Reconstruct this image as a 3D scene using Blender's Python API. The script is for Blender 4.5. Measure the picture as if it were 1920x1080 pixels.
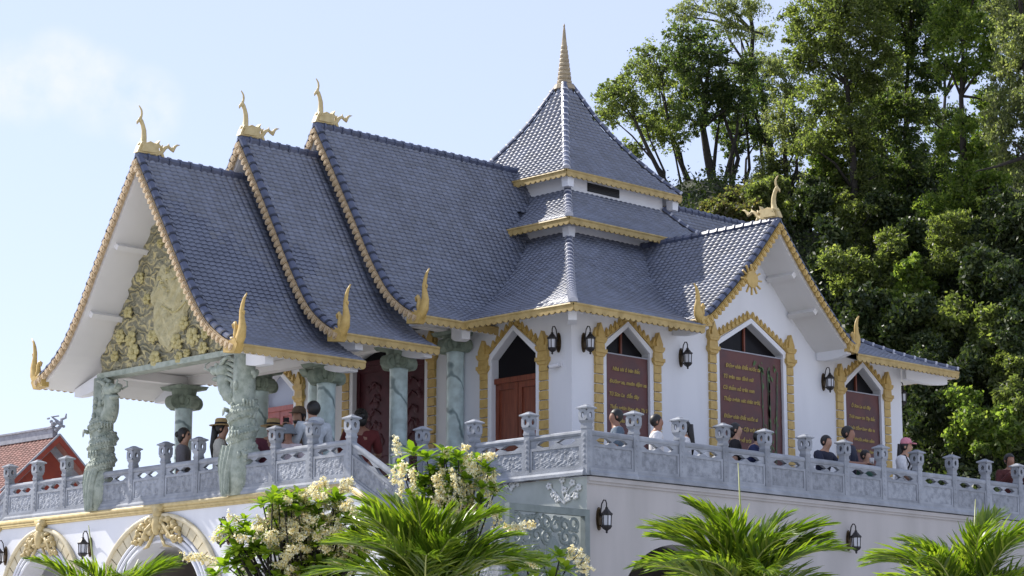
import bpy, math, random
import numpy as np
from mathutils import Vector, Matrix
R_ = math.radians
sc = bpy.context.scene
for o in list(bpy.data.objects):
    bpy.data.objects.remove(o)
COL = sc.collection

# ------------------------------------------------------------------ camera, sky, sun, exposure
FPX = 4250.6
CAMP = np.array([-30.7231, -29.3522, -4.4745])
YAW, PITCH = 0.795652, 0.187333
cam = bpy.data.objects.new('camera', bpy.data.cameras.new('camera'))
COL.objects.link(cam)
cam.location = CAMP
cam.rotation_euler = (math.pi / 2 + PITCH, 0, YAW - math.pi / 2)
cam.data.sensor_width = 36
cam.data.lens = FPX / 1920 * 36
cam.data.clip_end = 5000
sc.camera = cam
SUN_EL, SUN_B = R_(41), R_(12.5)          # elevation; swing from +Y towards -X
SUN_DIR = Vector((-math.cos(SUN_EL) * math.sin(SUN_B), math.cos(SUN_EL) * math.cos(SUN_B), math.sin(SUN_EL)))
sun = bpy.data.objects.new('sun', bpy.data.lights.new('sun', 'SUN'))
COL.objects.link(sun)
sun.data.energy = 4.0
sun.data.angle = R_(0.6)
sun.data.color = (1.0, 0.95, 0.88)
sun.rotation_euler = SUN_DIR.to_track_quat('Z', 'Y').to_euler()
world = bpy.data.worlds.new('World')
sc.world = world
world.use_nodes = True
wn, wl = world.node_tree.nodes, world.node_tree.links
wn.clear()
w_out = wn.new('ShaderNodeOutputWorld')
w_bg = wn.new('ShaderNodeBackground')
w_bg.inputs[1].default_value = 0.13
w_sky = wn.new('ShaderNodeTexSky')
w_sky.sky_type = 'NISHITA'
w_sky.sun_disc = False
w_sky.sun_elevation = SUN_EL
w_sky.sun_rotation = math.atan2(SUN_DIR.x, SUN_DIR.y)
w_sky.air_density = 1.0
w_sky.dust_density = .7
w_sky.ozone_density = 1.0
# thin bright haze over the whole sky, and one soft cloud low in the upper left
w_geo = wn.new('ShaderNodeTexCoord')
w_veil = wn.new('ShaderNodeMixRGB')
w_veil.inputs[0].default_value = 0.66
w_veil.inputs[2].default_value = (3.55, 3.80, 3.75, 1)
wl.new(w_sky.outputs[0], w_veil.inputs[1])
w_noise = wn.new('ShaderNodeTexNoise')
w_noise.inputs['Scale'].default_value = 34
w_noise.inputs['Detail'].default_value = 6
w_noise.inputs['Roughness'].default_value = 0.55
wl.new(w_geo.outputs['Generated'], w_noise.inputs['Vector'])
w_sum = None
for (d, c_out, c_in) in (((0.520, 0.809, 0.273), 1.3, 0.1), ((0.506, 0.820, 0.267), 1.3, 0.1), ((0.535, 0.801, 0.266), 1.3, 0.1), ((0.552, 0.792, 0.261), 1.2, 0.1), ((0.490, 0.830, 0.268), 1.3, 0.1)):
    dot = wn.new('ShaderNodeVectorMath'); dot.operation = 'DOT_PRODUCT'
    dl = math.sqrt(sum(v * v for v in d))
    dot.inputs[1].default_value = tuple(v / dl for v in d)
    wl.new(w_geo.outputs['Generated'], dot.inputs[0])
    mr = wn.new('ShaderNodeMapRange')
    mr.interpolation_type = 'SMOOTHSTEP'
    mr.inputs[1].default_value = math.cos(R_(c_out)); mr.inputs[2].default_value = math.cos(R_(c_in))
    wl.new(dot.outputs['Value'], mr.inputs[0])
    if w_sum is None: w_sum = mr.outputs[0]
    else:
        ad = wn.new('ShaderNodeMath'); ad.operation = 'MAXIMUM'
        wl.new(w_sum, ad.inputs[0]); wl.new(mr.outputs[0], ad.inputs[1]); w_sum = ad.outputs[0]
w_ramp = wn.new('ShaderNodeMapRange')
w_ramp.inputs[1].default_value = .33; w_ramp.inputs[2].default_value = .66
wl.new(w_noise.outputs['Fac'], w_ramp.inputs[0])
w_cm = wn.new('ShaderNodeMath'); w_cm.operation = 'MULTIPLY'
wl.new(w_sum, w_cm.inputs[0]); wl.new(w_ramp.outputs[0], w_cm.inputs[1])
w_mix = wn.new('ShaderNodeMixRGB')
w_mix.inputs[2].default_value = (4.5, 4.65, 4.0, 1)
wl.new(w_cm.outputs[0], w_mix.inputs[0])
wl.new(w_veil.outputs[0], w_mix.inputs[1])
w_tint = wn.new('ShaderNodeMixRGB')
w_tint.blend_type = 'MULTIPLY'
w_tint.inputs[0].default_value = 1
w_tint.inputs[2].default_value = (.90, .905, 1.11, 1)
wl.new(w_mix.outputs[0], w_tint.inputs[1])
wl.new(w_tint.outputs[0], w_bg.inputs[0])
wl.new(w_bg.outputs[0], w_out.inputs[0])
sc.view_settings.view_transform = 'Standard'
sc.view_settings.look = 'None'
sc.view_settings.gamma = 1.0
sc.view_settings.exposure = 0.85
sc.view_settings.use_curve_mapping = False

_p, _y = PITCH, YAW
FH = np.array([math.cos(_y), math.sin(_y), 0.])
RT = np.array([math.sin(_y), -math.cos(_y), 0.])
UPV = np.array([0, 0, 1.]) * math.cos(_p) - FH * math.sin(_p)
FW = FH * math.cos(_p) + np.array([0, 0, 1.]) * math.sin(_p)

def at(px, py, depth):
    """a point of the place seen at photo pixel (px, py), that many metres away along the view axis"""
    return CAMP + (RT * (px - 960) / FPX - UPV * (py - 540) / FPX + FW) * depth

# ------------------------------------------------------------------ materials
def node_mat(name):
    m = bpy.data.materials.new(name)
    m.use_nodes = True
    nt = m.node_tree
    return m, nt, nt.nodes['Principled BSDF']

def lin(c):
    return (c[0], c[1], c[2], 1)

def mat(name, col, rough=0.6, col2=None, scale=3.0, detail=4, lo=.35, hi=.7, bump=0.0, bscale=30, metal=0.0, spec=0.5, island=None, stretch=None, bdist=.02, objrand=0.0):
    m, nt, b = node_mat(name)
    n, l = nt.nodes, nt.links
    b.inputs['Roughness'].default_value = rough
    b.inputs['Metallic'].default_value = metal
    b.inputs['Specular IOR Level'].default_value = spec
    b.inputs['Base Color'].default_value = lin(col)
    tc = n.new('ShaderNodeNewGeometry')
    vec = tc.outputs['Position']
    if stretch:
        mp = n.new('ShaderNodeMapping'); mp.inputs['Scale'].default_value = stretch
        l.new(vec, mp.inputs[0]); vec = mp.outputs[0]
    last = None
    if col2 is not None:
        t = n.new('ShaderNodeTexNoise'); t.inputs['Scale'].default_value = scale; t.inputs['Detail'].default_value = detail
        l.new(vec, t.inputs['Vector'])
        r = n.new('ShaderNodeValToRGB')
        r.color_ramp.elements[0].position = lo; r.color_ramp.elements[1].position = hi
        r.color_ramp.elements[0].color = lin(col); r.color_ramp.elements[1].color = lin(col2)
        l.new(t.outputs['Fac'], r.inputs[0]); last = r.outputs[0]
    if island:
        hsv = n.new('ShaderNodeHueSaturation')
        if last is not None: l.new(last, hsv.inputs['Color'])
        else: hsv.inputs['Color'].default_value = lin(col)
        mr = n.new('ShaderNodeMapRange'); mr.inputs[3].default_value = 1 - island; mr.inputs[4].default_value = 1 + island
        l.new(tc.outputs['Random Per Island'], mr.inputs[0]); l.new(mr.outputs[0], hsv.inputs['Value'])
        last = hsv.outputs[0]
    if objrand:
        oi = n.new('ShaderNodeObjectInfo'); h2 = n.new('ShaderNodeHueSaturation')
        if last is not None: l.new(last, h2.inputs['Color'])
        else: h2.inputs['Color'].default_value = lin(col)
        m2 = n.new('ShaderNodeMapRange'); m2.inputs[3].default_value = 1 - objrand; m2.inputs[4].default_value = 1 + objrand
        l.new(oi.outputs['Random'], m2.inputs[0]); l.new(m2.outputs[0], h2.inputs['Value']); last = h2.outputs[0]
    if last is not None: l.new(last, b.inputs['Base Color'])
    if bump:
        t2 = n.new('ShaderNodeTexNoise'); t2.inputs['Scale'].default_value = bscale; t2.inputs['Detail'].default_value = 5
        l.new(tc.outputs['Position'], t2.inputs['Vector'])
        bp = n.new('ShaderNodeBump'); bp.inputs['Strength'].default_value = bump; bp.inputs['Distance'].default_value = bdist
        l.new(t2.outputs['Fac'], bp.inputs['Height']); l.new(bp.outputs[0], b.inputs['Normal'])
    return m

def leaf_mat(name, ca, cb, cc, rough=.45, trans=.52, tcol=(3.2, 3.5, 1.5)):
    """foliage: each leaf its own green, thin enough to let light through"""
    m, nt, b = node_mat(name)
    n, l = nt.nodes, nt.links
    g = n.new('ShaderNodeNewGeometry')
    r = n.new('ShaderNodeValToRGB')
    e = r.color_ramp.elements
    e[0].position = 0; e[0].color = lin(ca); e[1].position = 1; e[1].color = lin(cc)
    k = e.new(.55); k.color = lin(cb)
    l.new(g.outputs['Random Per Island'], r.inputs[0]); l.new(r.outputs[0], b.inputs['Base Color'])
    b.inputs['Roughness'].default_value = rough
    b.inputs['Specular IOR Level'].default_value = .35
    tr = n.new('ShaderNodeBsdfTranslucent')
    mx = n.new('ShaderNodeMixRGB'); mx.blend_type = 'MULTIPLY'; mx.inputs[0].default_value = 0
    mul = n.new('ShaderNodeVectorMath'); mul.operation = 'MULTIPLY'; mul.inputs[1].default_value = tcol
    l.new(r.outputs[0], mul.inputs[0]); l.new(mul.outputs[0], tr.inputs['Color'])
    ms = n.new('ShaderNodeMixShader'); ms.inputs[0].default_value = trans
    out = nt.nodes['Material Output']
    l.new(b.outputs[0], ms.inputs[1]); l.new(tr.outputs[0], ms.inputs[2]); l.new(ms.outputs[0], out.inputs[0])
    return m

def marble_mat(name, a, b_, rough=.3):
    m, nt, b = node_mat(name)
    n, l = nt.nodes, nt.links
    g = n.new('ShaderNodeNewGeometry')
    mp = n.new('ShaderNodeMapping'); mp.inputs['Rotation'].default_value = (0.5, 0.75, .5)
    l.new(g.outputs['Position'], mp.inputs[0])
    w = n.new('ShaderNodeTexWave'); w.inputs['Scale'].default_value = .42; w.inputs['Distortion'].default_value = 9; w.inputs['Detail'].default_value = 4; w.inputs['Detail Scale'].default_value = 1.3
    l.new(mp.outputs[0], w.inputs[0])
    r = n.new('ShaderNodeValToRGB'); e = r.color_ramp.elements
    e[0].position = 0.0; e[0].color = lin(b_); e[1].position = .035; e[1].color = lin(a)
    l.new(w.outputs['Fac'], r.inputs[0])
    t = n.new('ShaderNodeTexNoise'); t.inputs['Scale'].default_value = 5; t.inputs['Detail'].default_value = 6
    l.new(g.outputs['Position'], t.inputs['Vector'])
    mr = n.new('ShaderNodeMapRange'); mr.inputs[1].default_value = .3; mr.inputs[2].default_value = .75; mr.inputs[3].default_value = .72; mr.inputs[4].default_value = 1.2
    l.new(t.outputs['Fac'], mr.inputs[0])
    h = n.new('ShaderNodeHueSaturation'); l.new(r.outputs[0], h.inputs['Color']); l.new(mr.outputs[0], h.inputs['Value'])
    l.new(h.outputs[0], b.inputs['Base Color'])
    b.inputs['Roughness'].default_value = rough
    return m

M = {}
M['white'] = mat('white_wall_paint', (.72, .73, .76), .75, (.60, .61, .64), scale=1.1, detail=8, lo=.46, hi=.86, bump=.04, bscale=40, stretch=(1, 1, .22))
M['soffit'] = mat('white_soffit_paint', (.70, .69, .68), .8, (.63, .62, .60), scale=.7)
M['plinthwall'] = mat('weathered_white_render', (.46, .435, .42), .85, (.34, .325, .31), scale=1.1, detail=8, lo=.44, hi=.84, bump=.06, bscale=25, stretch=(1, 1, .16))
M['tile'] = mat('blue_grey_glazed_tile', (.082, .098, .148), .54, (.052, .064, .105), scale=1.3, detail=8, lo=.36, hi=.68, spec=1.0, island=.28)
M['tile'].node_tree.nodes['Principled BSDF'].inputs['IOR'].default_value = 1.75
M['tilecap'] = mat('blue_grey_ridge_cap', (.07, .085, .14), .32, (.05, .06, .10), scale=4, spec=.6, island=.2)
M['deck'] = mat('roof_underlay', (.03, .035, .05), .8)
M['mortar'] = mat('pale_cap_edge', (.42, .43, .48), .6)
M['gold'] = mat('gold_paint', (.52, .36, .115), .5, (.40, .26, .07), scale=9, lo=.4, hi=.75, bump=.15, bscale=45)
M['eavegold'] = mat('weathered_eave_gold', (.44, .32, .125), .6, (.30, .21, .07), scale=5, detail=7, lo=.4, hi=.75)
M['archcream'] = mat('cream_arch_moulding', (.64, .57, .40), .6, (.52, .45, .29), scale=5)
M['goldpale'] = mat('weathered_pale_gold', (.54, .43, .21), .55, (.42, .32, .14), scale=8, lo=.4, hi=.75, bump=.2, bscale=50)
M['spiregold'] = mat('dull_spire_gold', (.36, .29, .18), .5, (.24, .19, .12), scale=10)
M['cream'] = mat('painted_sunlit_gold_plaque', (.56, .43, .27), .6, (.44, .32, .18), scale=12)  # lit copy of the gold for the front gables; sunlight put into the colour
M['goldrelief'] = mat('gold_on_relief', (.50, .44, .20), .5, (.33, .28, .11), scale=14, bump=.3, bscale=40)
def relief_mat():
    m, nt, b = node_mat('gilded_relief_painted_shade')
    n, l = nt.nodes, nt.links
    g = n.new('ShaderNodeNewGeometry')
    w = n.new('ShaderNodeTexWave'); w.inputs['Scale'].default_value = 1.6; w.inputs['Distortion'].default_value = 17; w.inputs['Detail'].default_value = 3; w.inputs['Detail Scale'].default_value = 1.6
    w.bands_direction = 'Z'
    l.new(g.outputs['Position'], w.inputs[0])
    r = n.new('ShaderNodeValToRGB'); e = r.color_ramp.elements
    e[0].position = .0; e[0].color = (.19, .18, .12, 1); e[1].position = .95; e[1].color = (.50, .43, .22, 1)
    k = e.new(.16); k.color = (.27, .255, .17, 1); k = e.new(.7); k.color = (.36, .33, .21, 1)
    l.new(w.outputs['Fac'], r.inputs[0]); l.new(r.outputs[0], b.inputs['Base Color'])  # ridge highlights and recess shade painted along the same wave as the bump
    bp = n.new('ShaderNodeBump'); bp.inputs['Strength'].default_value = .9; bp.inputs['Distance'].default_value = .06
    l.new(w.outputs['Fac'], bp.inputs['Height']); l.new(bp.outputs[0], b.inputs['Normal'])
    b.inputs['Roughness'].default_value = .65
    return m
M['relief'] = relief_mat()
M['relieflight'] = mat('pale_gold_map_relief', (.50, .45, .26), .65, (.36, .32, .17), scale=6, detail=7, bump=.7, bscale=14, bdist=.05)
M['dragonstone'] = mat('grey_green_dragon_stone', (.37, .41, .35), .75, (.25, .29, .24), scale=7, lo=.4, hi=.65, bump=.6, bscale=30, bdist=.03)
M['capstone'] = mat('grey_green_capital_stone', (.23, .28, .22), .7, (.15, .19, .15), scale=8, lo=.4, hi=.7, bump=.3, bscale=35)
M['marble'] = marble_mat('turquoise_veined_marble', (.47, .59, .59), (.16, .23, .24))
M['stone'] = mat('grey_carved_granite', (.315, .335, .37), .78, (.20, .215, .24), scale=3.5, detail=9, lo=.36, hi=.74, bump=.3, bscale=60, objrand=.13)
M['stonedark'] = mat('grey_relief_granite', (.31, .33, .365), .8, (.19, .205, .23), scale=9, detail=7, lo=.4, hi=.68, bump=.5, bscale=45, objrand=.13)
M['screen'] = mat('grey_green_screen_stone', (.20, .235, .225), .6, (.15, .18, .17), scale=5, bump=.2, bscale=40)
M['whitecarve'] = mat('white_carved_stone', (.70, .70, .68), .6)
M['marblewall'] = mat('pale_green_marble_cladding', (.50, .53, .49), .5, (.36, .39, .35), scale=1.6, detail=6, lo=.4, hi=.75)
M['wood'] = mat('red_brown_door_wood', (.21, .055, .026), .4, (.12, .028, .014), scale=3, detail=5, stretch=(6, 6, .6))
M['wood_painted_lit'] = mat('painted_lit_red_door_wood', (.36, .10, .085), .45, (.27, .07, .06), scale=5, stretch=(4, 4, 1))  # lit pinkish copy of the door wood; the light is in the colour
M['wooddark'] = mat('dark_carved_wood', (.075, .017, .024), .5, (.045, .010, .014), scale=4, spec=.3)
M['darkglass'] = mat('dark_window_pane', (.010, .009, .011), .35, spec=.12)
M['painted_skyglass'] = mat('painted_sky_pane', (.33, .36, .45), .2)  # grey-blue sky reflection put into the base colour
M['banner'] = mat('maroon_banner_cloth', (.125, .046, .042), .6, (.095, .043, .045), scale=2.2, lo=.4, hi=.65)
M['bannergold'] = mat('yellow_banner_print', (.38, .275, .06), .6)
M['bamboo'] = mat('dark_bamboo_print', (.045, .065, .04), .6, (.09, .10, .05), scale=9)
M['bamboogreen'] = mat('green_leaf_print', (.08, .17, .05), .6)
M['brass'] = mat('aged_brass', (.10, .065, .03), .45, (.05, .035, .02), scale=20, metal=.6)
M['iron'] = mat('dark_lamp_metal', (.025, .022, .022), .45, metal=.3)
M['lampglass'] = mat('frosted_lamp_glass', (.55, .56, .60), .2)
M['plastic'] = mat('white_plastic', (.7, .7, .72), .4)
M['black'] = mat('black_plastic', (.015, .015, .017), .4)
M['redwall'] = mat('red_plaster', (.30, .055, .03), .7, (.24, .045, .03), scale=2)
M['redtile'] = mat('red_clay_tile', (.31, .15, .12), .8, (.23, .11, .09), scale=5, island=.2)
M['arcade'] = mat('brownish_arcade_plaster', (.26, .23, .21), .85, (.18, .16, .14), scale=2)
M['greystone'] = mat('grey_ridge_plaster', (.33, .34, .37), .8, (.22, .23, .26), scale=4)
M['floor'] = mat('terrace_paving', (.50, .49, .48), .7, (.40, .39, .38), scale=3)
M['bounce_paving'] = mat('pale_bounce_paving', (.54, .53, .52), .9, (.44, .43, .42), scale=.25)  # unseen ground, made pale to bounce light onto the walls
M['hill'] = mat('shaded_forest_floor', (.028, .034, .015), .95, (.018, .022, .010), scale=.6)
M['bark'] = mat('dark_bark', (.032, .027, .022), .9, (.018, .015, .012), scale=9, bump=.4, bscale=25)
M['palebark'] = mat('pale_bark', (.20, .18, .15), .9, (.12, .105, .085), scale=6)
M['palmtrunk'] = mat('ringed_palm_trunk', (.22, .20, .16), .85, (.13, .12, .09), scale=4, stretch=(1, 1, 8))
M['palmsheath'] = mat('green_palm_sheath', (.09, .15, .04), .5, (.16, .19, .06), scale=4)
M['leaf_olive'] = leaf_mat('olive_tree_leaf', (.042, .056, .022), (.088, .108, .038), (.155, .168, .066))
M['leaf_dark'] = leaf_mat('dark_tree_leaf', (.026, .044, .018), (.052, .074, .028), (.110, .125, .048))
M['leaf_thick'] = leaf_mat('painted_shade_leaf', (.020, .036, .014), (.042, .062, .022), (.085, .105, .034), trans=.3, tcol=(1.8, 2.0, .8))  # darker copy of the dark leaf; hillside shade put into its colour
M['leaf_bright'] = leaf_mat('bright_shrub_leaf', (.050, .080, .020), (.105, .145, .036), (.19, .215, .065))
M['leaf_pale'] = leaf_mat('greyish_gum_leaf', (.060, .072, .042), (.112, .128, .068), (.185, .188, .105))
M['leaf_red'] = leaf_mat('reddish_new_leaf', (.085, .062, .034), (.085, .088, .038), (.10, .12, .05))
M['frond'] = leaf_mat('glossy_palm_leaflet', (.055, .095, .014), (.115, .175, .022), (.24, .28, .055), rough=.28, trans=.42, tcol=(1.9, 2.1, .5))
M['frondry'] = mat('pale_palm_rib', (.30, .33, .10), .5)
M['glossleaf'] = leaf_mat('glossy_broad_leaf', (.10, .165, .02), (.17, .25, .03), (.27, .33, .055), rough=.3, trans=.45, tcol=(1.8, 2.0, .5))
M['petal'] = leaf_mat('cream_petal', (.90, .89, .76), (.88, .83, .56), (.80, .62, .18), rough=.6, trans=.45, tcol=(1.1, 1.12, 1.2))
M['skin'] = mat('skin', (.42, .24, .16), .5)
M['skintan'] = mat('tanned_skin', (.28, .14, .09), .5)
M['hair'] = mat('black_hair', (.010, .009, .009), .5)
def cloth(name, c):
    M[name] = mat(name, c, .85, tuple(v * .8 for v in c), scale=14, bump=.2, bscale=25)
cloth('cloth_white', (.72, .72, .74)); cloth('cloth_navy', (.016, .020, .045)); cloth('cloth_grey', (.17, .16, .17)); cloth('cloth_bluegrey', (.10, .14, .19))
cloth('cloth_hoodie', (.50, .54, .58)); cloth('cloth_black', (.015, .014, .016)); cloth('cloth_maroon', (.14, .035, .055)); cloth('cloth_brown', (.16, .11, .075))
cloth('cloth_red', (.13, .018, .018)); cloth('cloth_pink', (.62, .24, .30)); cloth('straw', (.42, .29, .13)); cloth('cloth_pale', (.52, .44, .45)); cloth('cloth_green', (.05, .13, .09))
cloth('cloth_cream', (.55, .53, .46)); cloth('cloth_darkred', (.09, .02, .018)); cloth('greyhat', (.16, .18, .20)); cloth('cloth_denim', (.05, .06, .09)); cloth('cloth_blue', (.02, .03, .10))

# ------------------------------------------------------------------ mesh building
WLOC = {}

class MB:
    def __init__(s):
        s.v = []; s.f = []; s.m = []
    def add(s, vs, fs, m=0):
        k = len(s.v)
        s.v += [tuple(map(float, p)) for p in vs]
        s.f += [tuple(i + k for i in f) for f in fs]
        s.m += [m] * len(fs)
        return s
    def box(s, x0, x1, y0, y1, z0, z1, m=0):
        return s.add([(x0, y0, z0), (x1, y0, z0), (x1, y1, z0), (x0, y1, z0), (x0, y0, z1), (x1, y0, z1), (x1, y1, z1), (x0, y1, z1)],
                     [(0, 3, 2, 1), (4, 5, 6, 7), (0, 1, 5, 4), (1, 2, 6, 5), (2, 3, 7, 6), (3, 0, 4, 7)], m)
    def hexa(s, p, m=0):
        """eight corners: bottom ring 0-3, top ring 4-7"""
        return s.add(p, [(0, 3, 2, 1), (4, 5, 6, 7), (0, 1, 5, 4), (1, 2, 6, 5), (2, 3, 7, 6), (3, 0, 4, 7)], m)
    def frustum(s, c, z0, z1, a0, a1, m=0, b0=None, b1=None):
        b0 = a0 if b0 is None else b0; b1 = a1 if b1 is None else b1
        x, y = c
        return s.hexa([(x - a0, y - b0, z0), (x + a0, y - b0, z0), (x + a0, y + b0, z0), (x - a0, y + b0, z0),
                       (x - a1, y - b1, z1), (x + a1, y - b1, z1), (x + a1, y + b1, z1), (x - a1, y + b1, z1)], m)
    def tube(s, path, rad, n=8, m=0, cap=True, flat=1.0):
        path = [Vector(p) for p in path]
        k = len(path)
        if not hasattr(rad, '__len__'): rad = [rad] * k
        up = None; vs = []; fs = []
        for i, p in enumerate(path):
            t = (path[min(i + 1, k - 1)] - path[max(i - 1, 0)])
            t = t.normalized() if t.length > 1e-9 else Vector((0, 0, 1))
            if up is None:
                up = Vector((0, 0, 1)) if abs(t.z) < .9 else Vector((1, 0, 0))
            a = t.cross(up)
            a = a.normalized() if a.length > 1e-6 else t.orthogonal().normalized()
            b = a.cross(t).normalized()
            up = b
            for j in range(n):
                th = 2 * math.pi * j / n
                vs.append(p + (a * math.cos(th) * flat + b * math.sin(th)) * rad[i])
        for i in range(k - 1):
            for j in range(n):
                fs.append((i * n + j, i * n + (j + 1) % n, (i + 1) * n + (j + 1) % n, (i + 1) * n + j))
        if cap:
            fs.append(tuple(range(n - 1, -1, -1))); fs.append(tuple(range((k - 1) * n, k * n)))
        return s.add(vs, fs, m)
    def lathe(s, prof, n=16, c=(0, 0), m=0, lobes=0, amp=0):
        vs = []; fs = []
        for (r, z) in prof:
            for j in range(n):
                th = 2 * math.pi * j / n
                rr = r * (1 + (amp * math.cos(lobes * th) if lobes else 0))
                vs.append((c[0] + rr * math.cos(th), c[1] + rr * math.sin(th), z))
        for i in range(len(prof) - 1):
            for j in range(n):
                fs.append((i * n + j, i * n + (j + 1) % n, (i + 1) * n + (j + 1) % n, (i + 1) * n + j))
        fs.append(tuple(range(n - 1, -1, -1))); fs.append(tuple(range((len(prof) - 1) * n, len(prof) * n)))
        return s.add(vs, fs, m)
    def prism(s, poly, fn, t0, t1, m=0):
        """extrude a 2D polygon; fn(u, v, t) -> point"""
        k = len(poly)
        vs = [fn(u, v, t0) for u, v in poly] + [fn(u, v, t1) for u, v in poly]
        fs = [tuple(range(k - 1, -1, -1)), tuple(range(k, 2 * k))] + [(i, (i + 1) % k, k + (i + 1) % k, k + i) for i in range(k)]
        return s.add(vs, fs, m)
    def ball(s, c, r, n=8, k=6, m=0, fn=None):
        rx, ry, rz = r if hasattr(r, '__len__') else (r, r, r)
        vs = [(0, 0, -1)]; fs = []
        for i in range(1, k):
            ph = -math.pi / 2 + math.pi * i / k
            for j in range(n):
                th = 2 * math.pi * j / n
                vs.append((math.cos(ph) * math.cos(th), math.cos(ph) * math.sin(th), math.sin(ph)))
        vs.append((0, 0, 1))
        for j in range(n): fs.append((0, 1 + (j + 1) % n, 1 + j))
        for i in range(k - 2):
            for j in range(n):
                fs.append((1 + i * n + j, 1 + i * n + (j + 1) % n, 1 + (i + 1) * n + (j + 1) % n, 1 + (i + 1) * n + j))
        b = 1 + (k - 2) * n; e = len(vs) - 1
        for j in range(n): fs.append((b + j, b + (j + 1) % n, e))
        vs = [(c[0] + x * rx, c[1] + y * ry, c[2] + z * rz) for x, y, z in vs]
        if fn: vs = [fn(*p) for p in vs]
        return s.add(vs, fs, m)
    def map(s, fn):
        s.v = [tuple(fn(*p)) for p in s.v]; return s
    def mesh(s, name, mats, smooth=False, origin=(0, 0, 0)):
        me = bpy.data.meshes.new(name)
        o = origin
        me.from_pydata([(p[0] - o[0], p[1] - o[1], p[2] - o[2]) for p in s.v], [], s.f)
        for mm in (mats if isinstance(mats, (list, tuple)) else [mats]): me.materials.append(mm)
        if any(s.m): me.polygons.foreach_set('material_index', s.m)
        if smooth: me.polygons.foreach_set('use_smooth', [True] * len(me.polygons))
        me.update()
        return me
    def build(s, name, mats, parent=None, smooth=False, base=False):
        a = np.array(s.v)
        c = (a.min(0) + a.max(0)) / 2
        if base: c[2] = a[:, 2].min()
        me = s.mesh(name, mats, smooth, c)
        return place(bpy.data.objects.new(name, me), c, parent)

def place(o, world_loc, parent=None):
    COL.objects.link(o)
    w = Vector(world_loc)
    WLOC[o.name] = w
    if parent is not None:
        o.parent = parent
        o.location = w - WLOC[parent.name]
    else:
        o.location = w
    return o

def inst(src_mesh, name, world_matrix, parent):
    """another object on a shared mesh, placed by a world matrix under an unrotated parent"""
    o = bpy.data.objects.new(name, src_mesh)
    COL.objects.link(o)
    o.parent = parent
    m = world_matrix.copy()
    m.translation = m.translation - WLOC[parent.name]
    o.matrix_basis = m
    return o

def thing(name, label, cat, loc=(0, 0, 0), group=None):
    o = bpy.data.objects.new(name, None)
    o.empty_display_size = .2
    place(o, loc)
    return tag(o, label, cat, group)

def tag(o, label=None, cat=None, group=None, kind=None):
    if label: o['label'] = label
    if cat: o['category'] = cat
    if group: o['group'] = group
    if kind: o['kind'] = kind
    return o

def copy_tree(o, parent=None):
    c = o.copy(); COL.objects.link(c)
    if parent is not None: c.parent = parent
    for ch in list(o.children): copy_tree(ch, c)
    return c

def raw_mesh(name, V, F, mats, mi=None, smooth=False):
    """numpy verts (n,3) and quads/tris (k,4|3) -> mesh, quickly"""
    me = bpy.data.meshes.new(name)
    V = np.asarray(V, np.float32); F = np.asarray(F, np.int32)
    me.vertices.add(len(V)); me.vertices.foreach_set('co', V.ravel())
    k = F.shape[1]
    me.loops.add(F.size); me.loops.foreach_set('vertex_index', F.ravel())
    me.polygons.add(len(F))
    me.polygons.foreach_set('loop_start', np.arange(0, F.size, k, dtype=np.int32))
    me.polygons.foreach_set('loop_total', np.full(len(F), k, np.int32))
    for mm in (mats if isinstance(mats, (list, tuple)) else [mats]): me.materials.append(mm)
    if mi is not None: me.polygons.foreach_set('material_index', np.asarray(mi, np.int32))
    if smooth: me.polygons.foreach_set('use_smooth', np.ones(len(F), bool))
    me.update(calc_edges=True)
    return me

def text(body, size, mtx, parent, m, name='lettering', align='LEFT', shear=.25):
    c = bpy.data.curves.new(name, 'FONT')
    c.body = body.replace('\u0110', '\u00d0'); c.size = size; c.align_x = align; c.shear = shear; c.resolution_u = 2; c.offset = size * .035
    c.materials.append(m)
    tmp = bpy.data.objects.new('tmp', c); COL.objects.link(tmp)
    me = bpy.data.meshes.new_from_object(tmp)
    bpy.data.objects.remove(tmp)
    me.name = name
    o = bpy.data.objects.new(name, me)
    COL.objects.link(o); o.parent = parent; o['kind'] = 'stuff'
    mm = mtx.copy(); mm.translation = mm.translation - WLOC[parent.name]
    o.matrix_basis = mm
    return o

rnd = random.Random(7)
rng = np.random.default_rng(11)

def hnoise(x, y, s=0):
    """cheap smooth noise in -1..1"""
    return (math.sin(x * 1.7 + s) * math.cos(y * 2.3 - s * 1.3) + .6 * math.sin(x * 4.1 - y * 3.3 + s * 2.1) + .35 * math.sin(x * 9.2 + y * 7.7 + s)) / 1.9

# ------------------------------------------------------------------ large structure: ground, hill
XC, YC = 10.15, 10.37
GZ = -6.1
def hill_z(x, y):
    dx, dy = x - CAMP[0], y - CAMP[1]
    b = FH[0] * dx + FH[1] * dy
    a = RT[0] * dx + RT[1] * dy
    def ss(t):
        t = min(max(t, 0.), 1.); return t * t * (3 - 2 * t)
    foot = 68 - 3 * ss((a - 8) / 10)
    rise = ss((b - foot) / 26)
    side = ss((a + 7) / 12)
    fall = 1 - .35 * ss((b - 100) / 60)
    top = 23.2 + 1.2 * math.sin(a * .35) + .8 * math.sin(a * .9 + b * .2)
    return GZ + (top * rise * side * fall) + (6.4 * ss((b - foot + 8) / 10) * side) * (1 - rise)

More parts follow.
